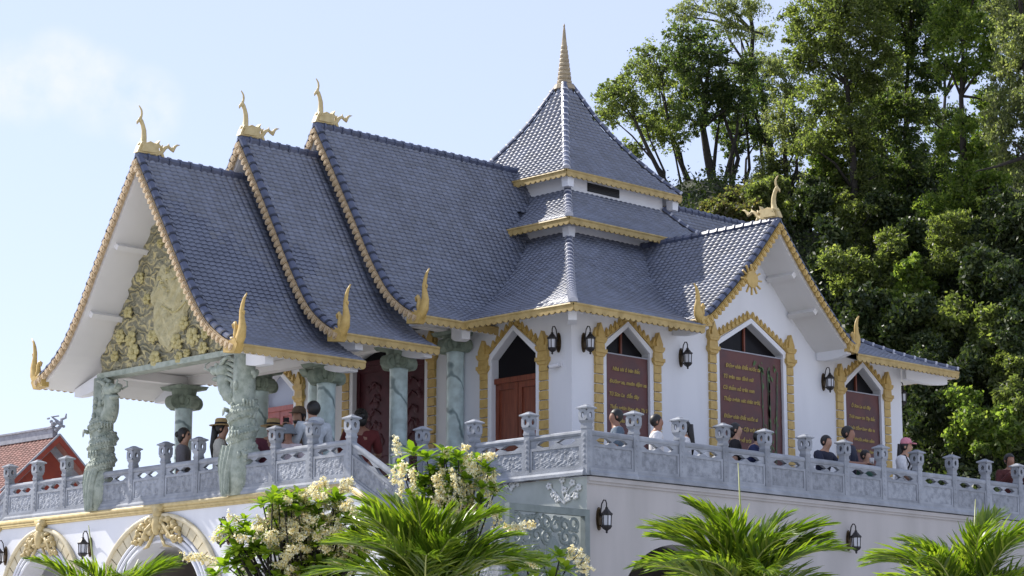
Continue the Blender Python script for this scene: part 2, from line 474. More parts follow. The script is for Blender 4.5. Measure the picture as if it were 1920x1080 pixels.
g = MB().box(-600, 900, -600, 900, GZ - 2, GZ)
tag(g.build('ground', M['bounce_paving']), 'flat ground of the temple grounds', kind='structure')
N1, N2 = 90, 90
vs = []; fs = []
for i in range(N1 + 1):
    for j in range(N2 + 1):
        b = 56 + 120 * (i / N1); a = -14 + 85 * (j / N2)
        p = CAMP + FH * b + RT * a
        vs.append((p[0], p[1], hill_z(p[0], p[1]) - .12 + .25 * hnoise(a * .8, b * .8, 3)))
for i in range(N1):
    for j in range(N2):
        k = i * (N2 + 1) + j
        fs.append((k, k + 1, k + N2 + 2, k + N2 + 1))
h = MB(); h.add(vs, fs)
tag(h.build('hillside', M['hill'], smooth=True), 'steep wooded hillside behind the temple', kind='structure')

# ------------------------------------------------------------------ temple
temple = thing('temple', 'white temple with tiered blue-grey tile roofs and a pointed tower, on the raised terrace', 'temple', (XC, YC, 0))

def hermite(tab, n=200):
    X = np.array([p[0] for p in tab], float); Y = np.array([p[1] for p in tab], float)
    mth = np.gradient(Y, X)
    xs = np.linspace(0, 1, n + 1); ys = []
    for x in xs:
        i = min(max(np.searchsorted(X, x) - 1, 0), len(X) - 2)
        h_ = X[i + 1] - X[i]; t = (x - X[i]) / h_
        ys.append((2 * t**3 - 3 * t**2 + 1) * Y[i] + (t**3 - 2 * t**2 + t) * h_ * mth[i] + (-2 * t**3 + 3 * t**2) * Y[i + 1] + (t**3 - t**2) * h_ * mth[i + 1])
    return xs, np.array(ys)
P_GABLE = hermite([(0, 0), (.2, .245), (.4, .495), (.58, .72), (.72, .86), (.88, .955), (1, 1)])
P_TRANS = hermite([(0, 0), (.26, .31), (.53, .60), (.76, .82), (.9, .945), (1, 1)])
P_HIP = hermite([(0, 0), (.25, .36), (.5, .64), (.75, .85), (1, 1)])
P_PYR = hermite([(0, 0), (.25, .34), (.5, .60), (.75, .82), (1, 1)])

TW, TL = .175, .118           # tile width and exposed length
def tile_template():
    pts = [(-.5, 0), (-.3, .55), (0, 1), (.3, .55), (.5, 0)]
    V = []
    for (v, lift) in ((-.25, .0), (1.02, .030)):
        for (u, hh) in pts: V.append((u * TW * 1.04, v * TL, .012 + lift + hh * .034))
    for (u, hh) in pts: V.append((u * TW * 1.04, 1.02 * TL, lift - .016 + hh * .020))
    F = []
    for r in (0, 5):
        for i in range(4): F.append((r + i, r + i + 1, r + i + 6, r + i + 5))
    return np.array(V), np.array(F)
TV, TF = tile_template()
tm = MB(); tm.add(TV, [tuple(f) for f in TF])
TILE_ME = tm.mesh('roof_tile', M['tile'])
tile_jobs = []      # (roof object, list of 4x4, near?)

def frame(along, down, pos):
    a = np.array(along, float); d = np.array(down, float)
    a /= np.linalg.norm(a); d /= np.linalg.norm(d)
    n = np.cross(a, d)
    if n[2] < 0: a = -a; n = -n
    m = np.eye(4); m[:3, 0] = a; m[:3, 1] = d; m[:3, 2] = n; m[:3, 3] = pos
    return m

def tiles_on(roof, point, umin, umax, length, keep=None, along=None, near=True):
    """rows of tiles down a curved slope; point(u, l) -> xyz with l the arc length from the top"""
    mats = []
    rows = int(length / TL)
    tl = length / rows
    for j in range(rows):
        l0 = j * tl
        a, b = umin(l0 + tl * .5), umax(l0 + tl * .5)
        k = max(1, int(round((b - a) / TW)))
        u0 = math.ceil(a / TW) * TW + TW * .0
        u = u0
        while u <= b + 1e-6:
            p = np.array(point(u, l0)); q = np.array(point(u, min(l0 + tl, length)))
            if keep is None or keep(p):
                w = rnd.uniform(-.006, .006)
                m = frame(along, (q - p) + np.array([w * .3, w * .3, w]), p)
                mats.append(m)
            u += TW
    tile_jobs.append((roof, mats, near))

def arc(prof, W, H):
    xs, ys = prof
    d = xs * W; z = -ys * H
    seg = np.hypot(np.diff(d), np.diff(z))
    L = np.concatenate([[0], np.cumsum(seg)])
    return L, d, z

# shared small pieces --------------------------------------------------
cap = MB()
for (x, r) in ((-.02, .088), (.235, .098)):
    for j in range(7):
        th = math.pi * (j / 6)
        cap.v.append((x, math.cos(th) * r, math.sin(th) * r))
cap.f += [(j, j + 1, j + 8, j + 7) for j in range(6)]; cap.m += [0] * 6
k0 = len(cap.v)
for (x, r) in ((.215, .106), (.262, .106)):
    for j in range(7):
        th = math.pi * (j / 6)
        cap.v.append((x, math.cos(th) * r, math.sin(th) * r))
cap.f += [(k0 + j, k0 + j + 1, k0 + j + 8, k0 + j + 7) for j in range(6)]; cap.m += [1] * 6
cap.f.append(tuple(range(k0 + 13, k0 + 6, -1))); cap.m.append(1)
cap.f.append((0, 1, 2, 3, 4, 5, 6)); cap.m.append(0)
CAP_ME = cap.mesh('barge_tile', [M['tilecap'], M['deck']])
CAPLIT_ME = cap.mesh('hip_tile', [M['tilecap'], M['mortar']])
pq = MB()
out = [(-.062, .06), (.062, .06), (.070, .0), (.050, -.06), (0, -.095), (-.050, -.06), (-.070, .0)]
pq.prism(out, lambda u, v, t: (u, v, t), .005, .045)
pq.prism([(u * .6, v * .62 + .005) for u, v in out], lambda u, v, t: (u, v, t), .045, .07)
PLQ_LIT = pq.mesh('scallop_plaque', M['cream'])
PLQ_GOLD = pq.mesh('scallop_plaque', M['gold'])

def fascia(mb, p0, p1, out_dir, m=0, hgt=.12, tooth=.055, step=.17):
    """gold eave board with a toothed lower edge from p0 to p1 (top edge)"""
    p0, p1 = Vector(p0), Vector(p1)
    L = (p1 - p0).length; k = max(1, int(L / step)); d = (p1 - p0) / k
    o = Vector(out_dir) * .035
    for i in range(k):
        a = p0 + d * i; b = p0 + d * (i + 1)
        dn = Vector((0, 0, -1))
        poly = [a, b, b + dn * hgt, (a + b) / 2 + (b - a) * .25 + dn * (hgt + tooth * .8), (a + b) / 2 + dn * (hgt + tooth), (a + b) / 2 - (b - a) * .25 + dn * (hgt + tooth * .8), a + dn * hgt]
        n = len(poly)
        mb.add(poly + [q + o for q in poly], [tuple(range(n - 1, -1, -1)), tuple(range(n, 2 * n))] + [(t, (t + 1) % n, n + (t + 1) % n, n + t) for t in range(n)], m)
    # raised top bead
    o2 = Vector(out_dir)
    q0, q1 = p0 + o2 * .02, p1 + o2 * .02
    mb.tube([q0 + Vector((0, 0, -.012)), q1 + Vector((0, 0, -.012))], .035, 6, m)

def gable_roof(mp, s0, s1, W, zr, zt, prof, label=None, plaque=None, fas='eavegold', tile_s1=None, sides=(1, -1), purl=True, barge=True, keep=None, soff=1.0):
    H = zr - zt
    L, D, Z = arc(prof, W, H)
    total = L[-1]
    def pt(l, off=0.0):
        d = np.interp(l, L, D); z = zr + np.interp(l, L, Z)
        if off:
            e = 1e-3
            d2 = np.interp(min(l + e, total), L, D) - np.interp(max(l - e, 0), L, D); z2 = np.interp(min(l + e, total), L, Z) - np.interp(max(l - e, 0), L, Z)
            n = math.hypot(d2, z2); d += -z2 / n * off; z += d2 / n * off
        return d, z
    ls = np.linspace(0, total, 26)
    deck = MB()
    for sd in sides:
        top = [(pt(l, -.01)) for l in ls]; bot = [(pt(l, -.17)) for l in ls]
        bot = [(max(d, 0), z) for d, z in bot]
        for i in range(len(ls) - 1):
            (a, az), (b, bz), (c, cz), (e, ez) = top[i], top[i + 1], bot[i + 1], bot[i]
            A0, A1 = s0 + .05, s1
            q = [mp(A0, sd * a, az), mp(A1, sd * a, az), mp(A1, sd * b, bz), mp(A0, sd * b, bz)]
            w = [mp(A0, sd * e, ez), mp(A1, sd * e, ez), mp(A1, sd * c, cz), mp(A0, sd * c, cz)]
            deck.add(q, [(0, 1, 2, 3)], 1)
            deck.add(w, [(0, 1, 2, 3)], 0)
            deck.add([q[0], q[3], w[3], w[0]], [(0, 1, 2, 3)], 0)
            deck.add([q[1], q[2], w[2], w[1]], [(0, 1, 2, 3)], 0)
        e_ = len(ls) - 1
        deck.add([mp(s0 + .05, sd * top[e_][0], top[e_][1]), mp(s1, sd * top[e_][0], top[e_][1]), mp(s1, sd * bot[e_][0], bot[e_][1]), mp(s0 + .05, sd * bot[e_][0], bot[e_][1])], [(0, 1, 2, 3)], 0)
    roof = deck.build('roof', [M['soffit'], M['deck']], temple)
    if label: roof['label'] = label
    along = np.array(mp(1, 0, 0)) - np.array(mp(0, 0, 0))
    for sd in sides:
        tiles_on(roof, lambda u, l, sd=sd: mp(u, sd * pt(l)[0], pt(l)[1]), lambda l: s0 + .12, lambda l: (tile_s1 or s1) - .02, total, keep, along, near=(sd == 1))
        # ridge-side tile caps down the rake
        if barge:
            k = int(total / .262)
            for i in range(k + 1):
                l0 = min(i * total / (k + 1), total); l1 = min((i + 1) * total / (k + 1), total)
                p = np.array(mp(s0 + .06, sd * pt(l0, .03)[0], pt(l0, .03)[1])); q = np.array(mp(s0 + .06, sd * pt(l1, .03)[0], pt(l1, .03)[1]))
                X = (q - p) / np.linalg.norm(q - p); Y = along / np.linalg.norm(along); Zv = np.cross(X, Y)
                if Zv[2] < 0: Y = -Y; Zv = -Zv
                m = np.eye(4); m[:3, 0] = X * (np.linalg.norm(q - p) / .25); m[:3, 1] = Y; m[:3, 2] = Zv; m[:3, 3] = p
                inst(CAP_ME, 'barge_tile', Matrix(m.tolist()), roof)
            bb = MB()
            for i in range(len(ls) - 1):
                a, b = pt(ls[i], -.0), pt(ls[i + 1], -.0); c, e = pt(ls[i + 1], -.085), pt(ls[i], -.085)
                bb.hexa([mp(s0 - .02, sd * max(e[0], 0), e[1]), mp(s0 - .02, sd * c[0], c[1]), mp(s0 + .05, sd * c[0], c[1]), mp(s0 + .05, sd * max(e[0], 0), e[1]),
                         mp(s0 - .02, sd * a[0], a[1]), mp(s0 - .02, sd * b[0], b[1]), mp(s0 + .05, sd * b[0], b[1]), mp(s0 + .05, sd * a[0], a[1])])
            bb.build('bargeboard', M['cream'] if plaque is PLQ_LIT else M['gold'], roof)
            k = int(total / .158)
            for i in range(k):
                l = (i + .6) * total / k
                d, z = pt(l, -.075)
                d1, z1 = pt(max(l - .02, 0)); d2, z2 = pt(min(l + .02, total))
                X = np.array(mp(0, sd * d2, z2)) - np.array(mp(0, sd * d1, z1)); X /= np.linalg.norm(X)
                Zv = -along / np.linalg.norm(along); Y = np.cross(Zv, X)
                if Y[2] < 0: X = -X; Y = -Y
                m = np.eye(4); m[:3, 0] = X; m[:3, 1] = Y; m[:3, 2] = Zv; m[:3, 3] = mp(s0 - .02, sd * max(d, .02), z)
                inst(plaque, 'scallop_plaque', Matrix(m.tolist()), roof)
        fb = MB()
        d, z = pt(total)
        od = np.array(mp(0, sd, 0)) - np.array(mp(0, 0, 0))
        fascia(fb, mp(s0 + .02, sd * d, z + .01), mp(s1 + .02, sd * d, z + .01), od)
        fb.build('eave_board', M[fas], roof)
        if purl:
            for fr in (.34, .62):
                pb = MB()
                c0 = pt(total * fr - .06, -.17); c1 = pt(total * fr + .06, -.17); c2 = pt(total * fr + .06, -.30); c3 = pt(total * fr - .06, -.30)
                A0, A1 = s0 + .16, s0 + soff
                pb.hexa([mp(A0, sd * c3[0], c3[1]), mp(A1, sd * c3[0], c3[1]), mp(A1, sd * c2[0], c2[1]), mp(A0, sd * c2[0], c2[1]),
                         mp(A0, sd * c0[0], c0[1]), mp(A1, sd * c0[0], c0[1]), mp(A1, sd * c1[0], c1[1]), mp(A0, sd * c1[0], c1[1])])
                pb.build('purlin', M['soffit'], roof)
    # ridge: a run of half-round caps with small knobs
    rb = MB()
    k = int(abs(s1 - s0) / .27)
    for i in range(k):
        a = s0 + (s1 - s0) * i / k; b = s0 + (s1 - s0) * (i + 1) / k
        rb.tube([mp(a, 0, zr + .05), mp(b - .05 * np.sign(s1 - s0), 0, zr + .05)], .095, 8, 0)
        rb.tube([mp(b - .05 * np.sign(s1 - s0), 0, zr + .05), mp(b, 0, zr + .05)], .118, 8, 0)
    rb.build('ridge_cap', M['tilecap'], roof)
    return roof, pt, total

nave = lambda s, d, z: (s, YC - d, z)
trans = lambda s, d, z: (XC + d, s, z)
rear = lambda s, d, z: (2 * XC - s, YC - d, z)

def gable_wall(mp, s, W, zr, zt, prof, zb, th=.14, m='white', wmax=None, top_off=-.15):
    H = zr - zt
    L, D, Z = arc(prof, W, H)
    pts = []
    for fr in np.linspace(0, 1, 22):
        d = np.interp(fr * L[-1], L, D); z = zr + np.interp(fr * L[-1], L, Z) + top_off - .12 * (1 - fr)
        if wmax and d > wmax:
            pts.append((wmax, zr + np.interp(wmax, D, Z) + top_off)); break
        pts.append((d, max(z, zb + .01)))
    w = MB()
    right = [(d, z) for d, z in pts]
    for sd in (1, -1):
        for i in range(len(right) - 1):
            (a, az), (b, bz) = right[i], right[i + 1]
            p = [mp(s, sd * a, zb), mp(s, sd * b, zb), mp(s, sd * b, bz), mp(s, sd * a, az)]
            q = [mp(s + th, sd * a, zb), mp(s + th, sd * b, zb), mp(s + th, sd * b, bz), mp(s + th, sd * a, az)]
            w.add(p + q, [(0, 1, 2, 3), (7, 6, 5, 4), (0, 4, 5, 1), (3, 2, 6, 7)])
        a = right[-1]
        w.add([mp(s, sd * a[0], zb), mp(s, sd * a[0], a[1]), mp(s + th, sd * a[0], a[1]), mp(s + th, sd * a[0], zb)], [(0, 1, 2, 3)])
    return w

roof1, pt1, tot1 = gable_roof(nave, -3.17, .24, 3.64, 7.42, 2.92, P_GABLE, 'frontmost gable roof over the dragon columns', PLQ_LIT)
roof2, pt2, tot2 = gable_roof(nave, -.41, 2.40, 3.60, 8.30, 3.47, P_GABLE, 'second gable roof, stepped up behind the front one', PLQ_LIT)
def keep_nave(p):
    # leave out tiles buried under the hip skirt or the tower
    if abs(p[0] - XC) < 1.6: return False
    r = max(abs(p[0] - XC), abs(p[1] - YC))
    zi = 6.95 - (6.95 - 4.12) * np.interp((r - 2.6) / 4.4, *P_HIP) if r > 2.6 else 8
    return p[2] > zi - .12
roof3, pt3, tot3 = gable_roof(nave, 1.77, 8.6, 3.66, 9.02, 4.11, P_GABLE, 'tall main nave roof running back to the tower', PLQ_LIT, keep=keep_nave)
roofR, ptR, totR = gable_roof(rear, 1.77, 8.6, 3.66, 9.02, 4.11, P_GABLE, 'rear nave roof on the far side of the tower', PLQ_GOLD, keep=keep_nave, sides=(1,), barge=False, purl=False)
def keep_trans(p):
    r = max(abs(p[0] - XC), abs(p[1] - YC))
    zi = 6.95 - (6.95 - 4.12) * np.interp((r - 2.6) / 4.4, *P_HIP)
    return p[2] > zi - .12
roofT, ptT, totT = gable_roof(trans, 3.4, 8.0, 2.8, 6.95, 4.30, P_TRANS, 'side gable roof facing the terrace rail', PLQ_GOLD, keep=keep_trans, soff=.95)
gable_wall(nave, .12, 3.60, 8.30, 3.47, P_GABLE, 3.45, wmax=3.0).build('gable_wall', M['white'], temple)
gable_wall(nave, 2.32, 3.66, 9.02, 4.11, P_GABLE, 4.05, wmax=3.0).build('gable_wall', M['white'], temple)

# pediment over the dragon columns: carved panel -------------------------------------------------
ped = gable_wall(nave, -2.2, 3.64, 7.42, 2.92, P_GABLE, 3.0, th=.2, wmax=2.46)
pediment = ped.build('pediment', M['relief'], temple)
rel = MB()
GN, GM = 130, 150
for i in range(GN + 1):
    for j in range(GM + 1):
        d = -2.46 + 4.92 * i / GN
        zt_ = 7.42 + np.interp(abs(d), *[arc(P_GABLE, 3.64, 4.5)[q] for q in (1, 2)]) - .2
        z = 3.05 + (zt_ - 3.05) * j / GM
        ww = math.sin(z * 15 + 2.6 * math.sin(d * 3.7 + z) + 1.5 * math.sin(d * 9 + z * 4)) * .55 + math.sin(d * 13 + 2.5 * math.sin(z * 6 + d * 2)) * .25 + hnoise(d * 2.3, z * 2.3, 1.7) * .5
        rel.v.append(nave(-2.23 - .06 * max(ww, -.55), d, z))
for i in range(GN):
    for j in range(GM):
        k = i * (GM + 1) + j
        rel.f.append((k, k + 1, k + GM + 2, k + GM + 1)); rel.m.append(0)
rel.build('wave_relief', M['relief'], pediment, smooth=True)
beam = MB(); beam.box(-2.32, -2.0, YC - 2.5, YC + 2.5, 2.94, 3.06)
beam.build('pediment_sill', M['dragonstone'], temple)
# the big pale medallion with small birds and a boat on it
med = MB()
mo = [(.15, .95), (.55, .9), (.95, 1.2), (1.05, .6), (1.02, 0), (.85, -.5), (.35, -.85), (.1, -.8), (-.2, -.95), (-.5, -.7), (-.75, -.2), (-.7, .25), (-.55, .6), (-.2, .8)]
mc = (0.08, 4.32)
r6 = random.Random(12)
NA, NR = 44, 12
for i in range(NR + 1):
    for j in range(NA):
        th = 2 * math.pi * j / NA; f = i / NR
        rr = 1 + .10 * math.sin(3 * th + 1) + .07 * math.sin(7 * th) + .05 * math.sin(13 * th + 2)
        u = mc[0] + .70 * rr * f * math.cos(th); v = mc[1] + .92 * rr * f * math.sin(th)
        bump = .022 * math.sin(u * 17 + 2 * math.sin(v * 5)) + .020 * math.sin(v * 13 + 3 * math.sin(u * 6)) + .015 * math.sin(u * 31 - v * 23)
        med.v.append(nave(-2.27 - (.035 + bump) * min(1, (1 - f) * 5) + (.05 if i == NR else 0), u, v))
for i in range(NR):
    for j in range(NA):
        k = i * NA; q = (j + 1) % NA
        med.f.append((k + j, k + q, k + NA + q, k + NA + j)); med.m.append(0)
med.build('medallion', M['relieflight'], pediment, smooth=False)
dt = MB()
for i in range(16):
    u = mc[0] - .35 + .9 * rnd.random(); v = mc[1] + .25 + .5 * rnd.random()
    dt.tube([nave(-2.315, u - .05, v), nave(-2.33, u, v + .03), nave(-2.315, u + .06, v + .01)], [.012, .02, .008], 5)
for x in np.linspace(-.2, .55, 9):
    dt.tube([nave(-2.315, mc[0] + x, mc[1] - .12 - .1 * math.sin(x * 6)), nave(-2.315, mc[0] + x + .11, mc[1] - .12 - .1 * math.sin((x + .11) * 6))], .018, 5)
dt.build('bird_relief', M['goldrelief'], pediment)
def flower(d, z, r, k=6):
    f = MB()
    for q in range(k):
        th = 2 * math.pi * q / k + rnd.random() * .4
        f.ball((-2.30, YC - d + math.cos(th) * r * .55, z + math.sin(th) * r * .55), (.05, r * .42, r * .36), 7, 5)
    f.ball((-2.33, YC - d, z), (.06, r * .3, r * .3), 7, 5)
    for q in range(3):
        th = rnd.uniform(math.pi, 2 * math.pi)
        f.ball((-2.28, YC - d + math.cos(th) * r * 1.0, z + math.sin(th) * r * .9), (.035, r * .25, r * .2), 6, 4)
    f.build('gold_cloud', M['goldrelief'], pediment)
for (x, y, r) in ((250, 660, .21), (285, 630, .17), (330, 640, .20), (360, 630, .22), (380, 652, .16), (335, 670, .15), (290, 672, .20), (245, 635, .2), (345, 605, .17), (225, 630, .18), (350, 662, .11), (240, 585, .15), (262, 520, .14), (275, 560, .13), (300, 455, .1), (385, 625, .14), (215, 668, .14)):
    ry = RT * (x - 960) / FPX - UPV * (y - 540) / FPX + FW
    t = (-2.3 - CAMP[0]) / ry[0]; p = CAMP + ry * t
    if abs(YC - p[1]) < 2.4: flower(YC - p[1], p[2], r)

# hip skirts and tower ------------------------------------------------------------------------
def hip_roof(cx, cy, hi, ho, zi, zo, prof, faces, label, keep=None, cut={}):
    L, D, Z = arc(prof, ho - hi, zi - zo)
    tot = L[-1]
    def rz(l, off=0):
        return hi + np.interp(l, L, D), zi + np.interp(l, L, Z) + off
    decks = []
    ls = np.linspace(0, tot, 16)
    DIRS = {'-x': ((-1, 0), (0, -1)), '-y': ((0, -1), (1, 0)), '+x': ((1, 0), (0, 1)), '+y': ((0, 1), (-1, 0))}
    for fc in faces:
        e, a = DIRS[fc]
        P = lambda u, r, z, e=e, a=a: (cx + e[0] * r + a[0] * u, cy + e[1] * r + a[1] * u, z)
        for sg in (-1, 1):
            deck = MB(); decks.append(deck)
            for i in range(len(ls) - 1):
                r0, z0 = rz(ls[i]); r1, z1 = rz(ls[i + 1])
                c0, c1 = (cut[fc](z0), cut[fc](z1)) if fc in cut else (0, 0)
                deck.add([P(sg * c0, r0, z0), P(sg * r0, r0, z0), P(sg * r1, r1, z1), P(sg * c1, r1, z1)], [(0, 1, 2, 3)], 1)
                deck.add([P(sg * c0, r0, z0 - .15), P(sg * r0, r0, z0 - .15), P(sg * r1, r1, z1 - .15), P(sg * c1, r1, z1 - .15)], [(0, 1, 2, 3)], 0)
    roof = decks[0].build('roof', [M['soffit'], M['deck']], temple)
    roof['label'] = label
    for deck in decks[1:]: deck.build('roof_slope', [M['soffit'], M['deck']], roof)
    for fc in faces:
        e, a = DIRS[fc]
        P = lambda u, r, z, e=e, a=a: (cx + e[0] * r + a[0] * u, cy + e[1] * r + a[1] * u, z)
        tiles_on(roof, lambda u, l: P(u, *rz(l)), lambda l: -rz(l)[0] + .05, lambda l: rz(l)[0] - .05, tot, keep, (a[0], a[1], 0), near=fc in ('-x', '-y'))
        fb = MB()
        c1 = cut[fc](zo) if fc in cut else 0
        for sg in (-1, 1):
            fb = MB()
            fascia(fb, P(sg * (ho + .02), ho, zo + .01), P(sg * c1, ho, zo + .01), (e[0], e[1], 0))
            fb.build('eave_board', M['eavegold'], roof)
    # hip caps on the corners
    for (sx, sy) in ((-1, -1), (1, -1), (-1, 1)):
        if ('-y' not in faces and sy == -1): continue
        k = max(2, int(np.hypot(tot, (ho - hi)) / .26))
        for i in range(k):
            r0, z0 = rz(tot * i / k, .045); r1, z1 = rz(tot * (i + 1) / k, .045)
            p = np.array((cx + sx * r0, cy + sy * r0, z0)); q = np.array((cx + sx * r1, cy + sy * r1, z1))
            if keep is not None and not keep(p - np.array([0, 0, .05])): continue
            X = (q - p) / np.linalg.norm(q - p); Zv = np.array([0, 0, 1.]) - X * X[2]; Zv /= np.linalg.norm(Zv); Y = np.cross(Zv, X)
            m = np.eye(4); m[:3, 0] = X * np.linalg.norm(q - p) / .25; m[:3, 1] = Y; m[:3, 2] = Zv; m[:3, 3] = p
            inst(CAPLIT_ME, 'hip_tile', Matrix(m.tolist()), roof)
    return roof

def nave_z(p):
    d = abs(p[1] - YC)
    if d > 3.66 or abs(p[0] - XC) > 8.38: return -9
    return 9.02 + np.interp(d, *[arc(P_GABLE, 3.66, 4.91)[q] for q in (1, 2)])
def trans_z(p):
    d = abs(p[0] - XC)
    if d > 2.8 or p[1] < 3.4 or p[1] > YC: return -9
    return 6.95 + np.interp(d, *[arc(P_TRANS, 2.8, 2.65)[q] for q in (1, 2)])
keep_hip = lambda p: p[2] > nave_z(p) - .12 and p[2] > trans_z(p) - .12
def inv(prof, W, H, zr):
    L_, D_, Z_ = arc(prof, W, H)
    return lambda z: float(np.interp(zr - z, -Z_, D_))
cut_n, cut_t = inv(P_GABLE, 3.66, 4.91, 9.02), inv(P_TRANS, 2.8, 2.65, 6.95)
hip_roof(XC, YC, 2.6, 7.0, 6.98, 4.12, P_HIP, ('-x', '-y', '+x'), 'wide lowest hipped roof round the tower', keep_hip, {'-x': cut_n, '+x': cut_n, '-y': cut_t})
hip_roof(XC, YC, 1.75, 3.26, 8.30, 7.15, P_HIP, ('-x', '-y', '+x', '+y'), 'middle hipped roof tier of the tower', keep_hip)
hip_roof(XC - .05, YC, .12, 2.1, 11.62, 8.70, P_PYR, ('-x', '-y', '+x', '+y'), 'steep pyramid roof on top of the tower', keep_hip)
tw = MB()
tw.box(XC - 1.75, XC + 1.75, YC - 1.75, YC + 1.75, 7.9, 8.95)
tw.box(XC - 2.6, XC + 2.6, YC - 2.6, YC + 2.6, 6.3, 7.45)
tower_wall = tw.build('tower_wall', M['white'], temple)
vt = MB()
vt.box(XC - 1.05, XC + .1, YC - 1.77, YC - 1.755, 8.40, 8.62)
for i in range(4): vt.box(XC - 1.03, XC + .08, YC - 1.80, YC - 1.77, 8.42 + .05 * i, 8.44 + .05 * i)
vt.build('louvre', M['black'], tower_wall)
for (r, z0, z1, w) in ((1.93, 8.34, 8.60, .10), (2.86, 6.80, 7.04, .10)):
    for sx, sy in ((-1, -1), (1, -1), (-1, 1)):
        cb = MB(); cb.frustum((XC + sx * r, YC + sy * r), z0, z1, w, w * 1.15)
        cb.build('corner_bracket', M['white'], temple)
sp = [(.30, 11.55), (.27, 11.66), (.22, 11.70)]
z = 11.70
for i in range(9):
    r = .20 - .014 * i
    sp += [(r * .86, z), (r, z + .03), (r, z + .085), (r * .86, z + .115)]; z += .118
sp += [(.075, z), (.055, z + .2), (.035, z + .42), (.022, z + .5), (.03, z + .53), (.004, z + .60)]
s_ = MB(); s_.lathe(sp, 12, (XC - .05, YC))
s_.build('spire', M['spiregold'], temple)

# walls of the body, with pointed openings -------------------------------------------------------
WX, WY, WH = 4.15, 4.4, 6.0            # left wall plane, front wall plane, half size
XR = 16.15
front = lambda u, z, n: (u, WY - n, z)          # n: outwards
left = lambda u, z, n: (WX - n, u, z)
def wall(fn, u0, u1, z0, top, openings, th=.25, name='wall'):
    br = sorted(set([u0, u1] + [b for o in openings for b in (o[0] - o[1], o[0], o[0] + o[1])] + list(np.linspace(u0, u1, 25))))
    def low(u):
        for c, hw, zs, za, zsill in openings:
            if abs(u - c) < hw - 1e-6: return za - (za - zs) * abs(u - c) / hw
        return None
    w = MB()
    for a, b in zip(br[:-1], br[1:]):
        mid = (a + b) / 2
        hit = [o for o in openings if abs(mid - o[0]) < o[1]]
        if hit:
            c, hw, zs, za, zsill = hit[0]
            la = za - (za - zs) * abs(a - c) / hw; lb = za - (za - zs) * abs(b - c) / hw
            spans = [((z0, z0), (zsill, zsill)), ((la, lb), (top(a), top(b)))]
        else:
            spans = [((z0, z0), (top(a), top(b)))]
        for (l0, l1), (h0, h1) in spans:
            if h0 - l0 < 1e-3 and h1 - l1 < 1e-3: continue
            w.add([fn(a, l0, 0), fn(b, l1, 0), fn(b, h1, 0), fn(a, h0, 0)], [(0, 1, 2, 3)])
            w.add([fn(a, l0, -th), fn(b, l1, -th), fn(b, h1, -th), fn(a, h0, -th)], [(3, 2, 1, 0)])
            if hit: w.add([fn(a, l0, 0), fn(b, l1, 0), fn(b, l1, -th), fn(a, l0, -th)], [(0, 1, 2, 3)])
    for c, hw, zs, za, zsill in openings:
        for sd in (-1, 1):
            u = c + sd * hw
            w.add([fn(u, zsill, 0), fn(u, zs, 0), fn(u, zs, -th), fn(u, zsill, -th)], [(0, 1, 2, 3)])
    return w.build(name, M['white'], temple)

def ftop(u):
    d = abs(u - XC)
    if d < 2.75: return 6.95 + np.interp(d, *[arc(P_TRANS, 2.8, 2.65)[q] for q in (1, 2)]) - .18
    return 4.40
OPF = [(5.92, .73, 3.55, 4.10, .35), (10.20, 1.19, 4.05, 4.70, .35), (14.51, .74, 3.57, 4.12, .35)]
OPL = [(6.16, .72, 3.42, 4.03, -.66), (YC, 1.30, 3.9, 4.35, -.66), (2 * YC - 6.16, .72, 3.42, 4.03, -.66)]
wall_front = wall(front, WX, XR, -.7, ftop, OPF)
wall_left = wall(left, WY, 2 * YC - WY, -.7, lambda u: 4.40, OPL)
wb = MB()
wb.box(XR - .25, XR, WY + .001, 2 * YC - WY, -.7, 4.6)
wb.build('wall', M['white'], temple)
wb = MB(); wb.box(WX, XR, 2 * YC - WY - .25, 2 * YC - WY, -.7, 4.6); wb.build('wall', M['white'], temple)
ib = MB(); ib.box(WX + 1.6, XR - 1, WY + 1.6, 2 * YC - WY - .5, 0, 4.4); ib.build('dark_interior_box', M['deck'], temple)  # near-black box stands for the unlit inside of the temple

BLOCK = MB(); BLOCK.box(-.085, .085, -.05, .0, 0, .19)
BLOCK_ME = None
def block_me(w):
    b = MB(); b.frustum((0, -.03), 0, .185, w, w * .98, b0=.035, b1=.033)
    return b.mesh('gold_block', M['gold'])
BLK = block_me(.12)
def lotus_tooth():
    t = MB()
    o = [(-.075, 0), (.075, 0), (.08, .07), (.045, .13), (0, .19), (-.045, .13), (-.08, .07)]
    t.prism(o, lambda u, v, q: (u, -q, v), 0, .035)
    t.prism([(u * .6, v * .7 + .02) for u, v in o], lambda u, v, q: (u, -q, v), .035, .06)
    return t.mesh('lotus_tooth', M['gold'])
TOOTH = lotus_tooth()

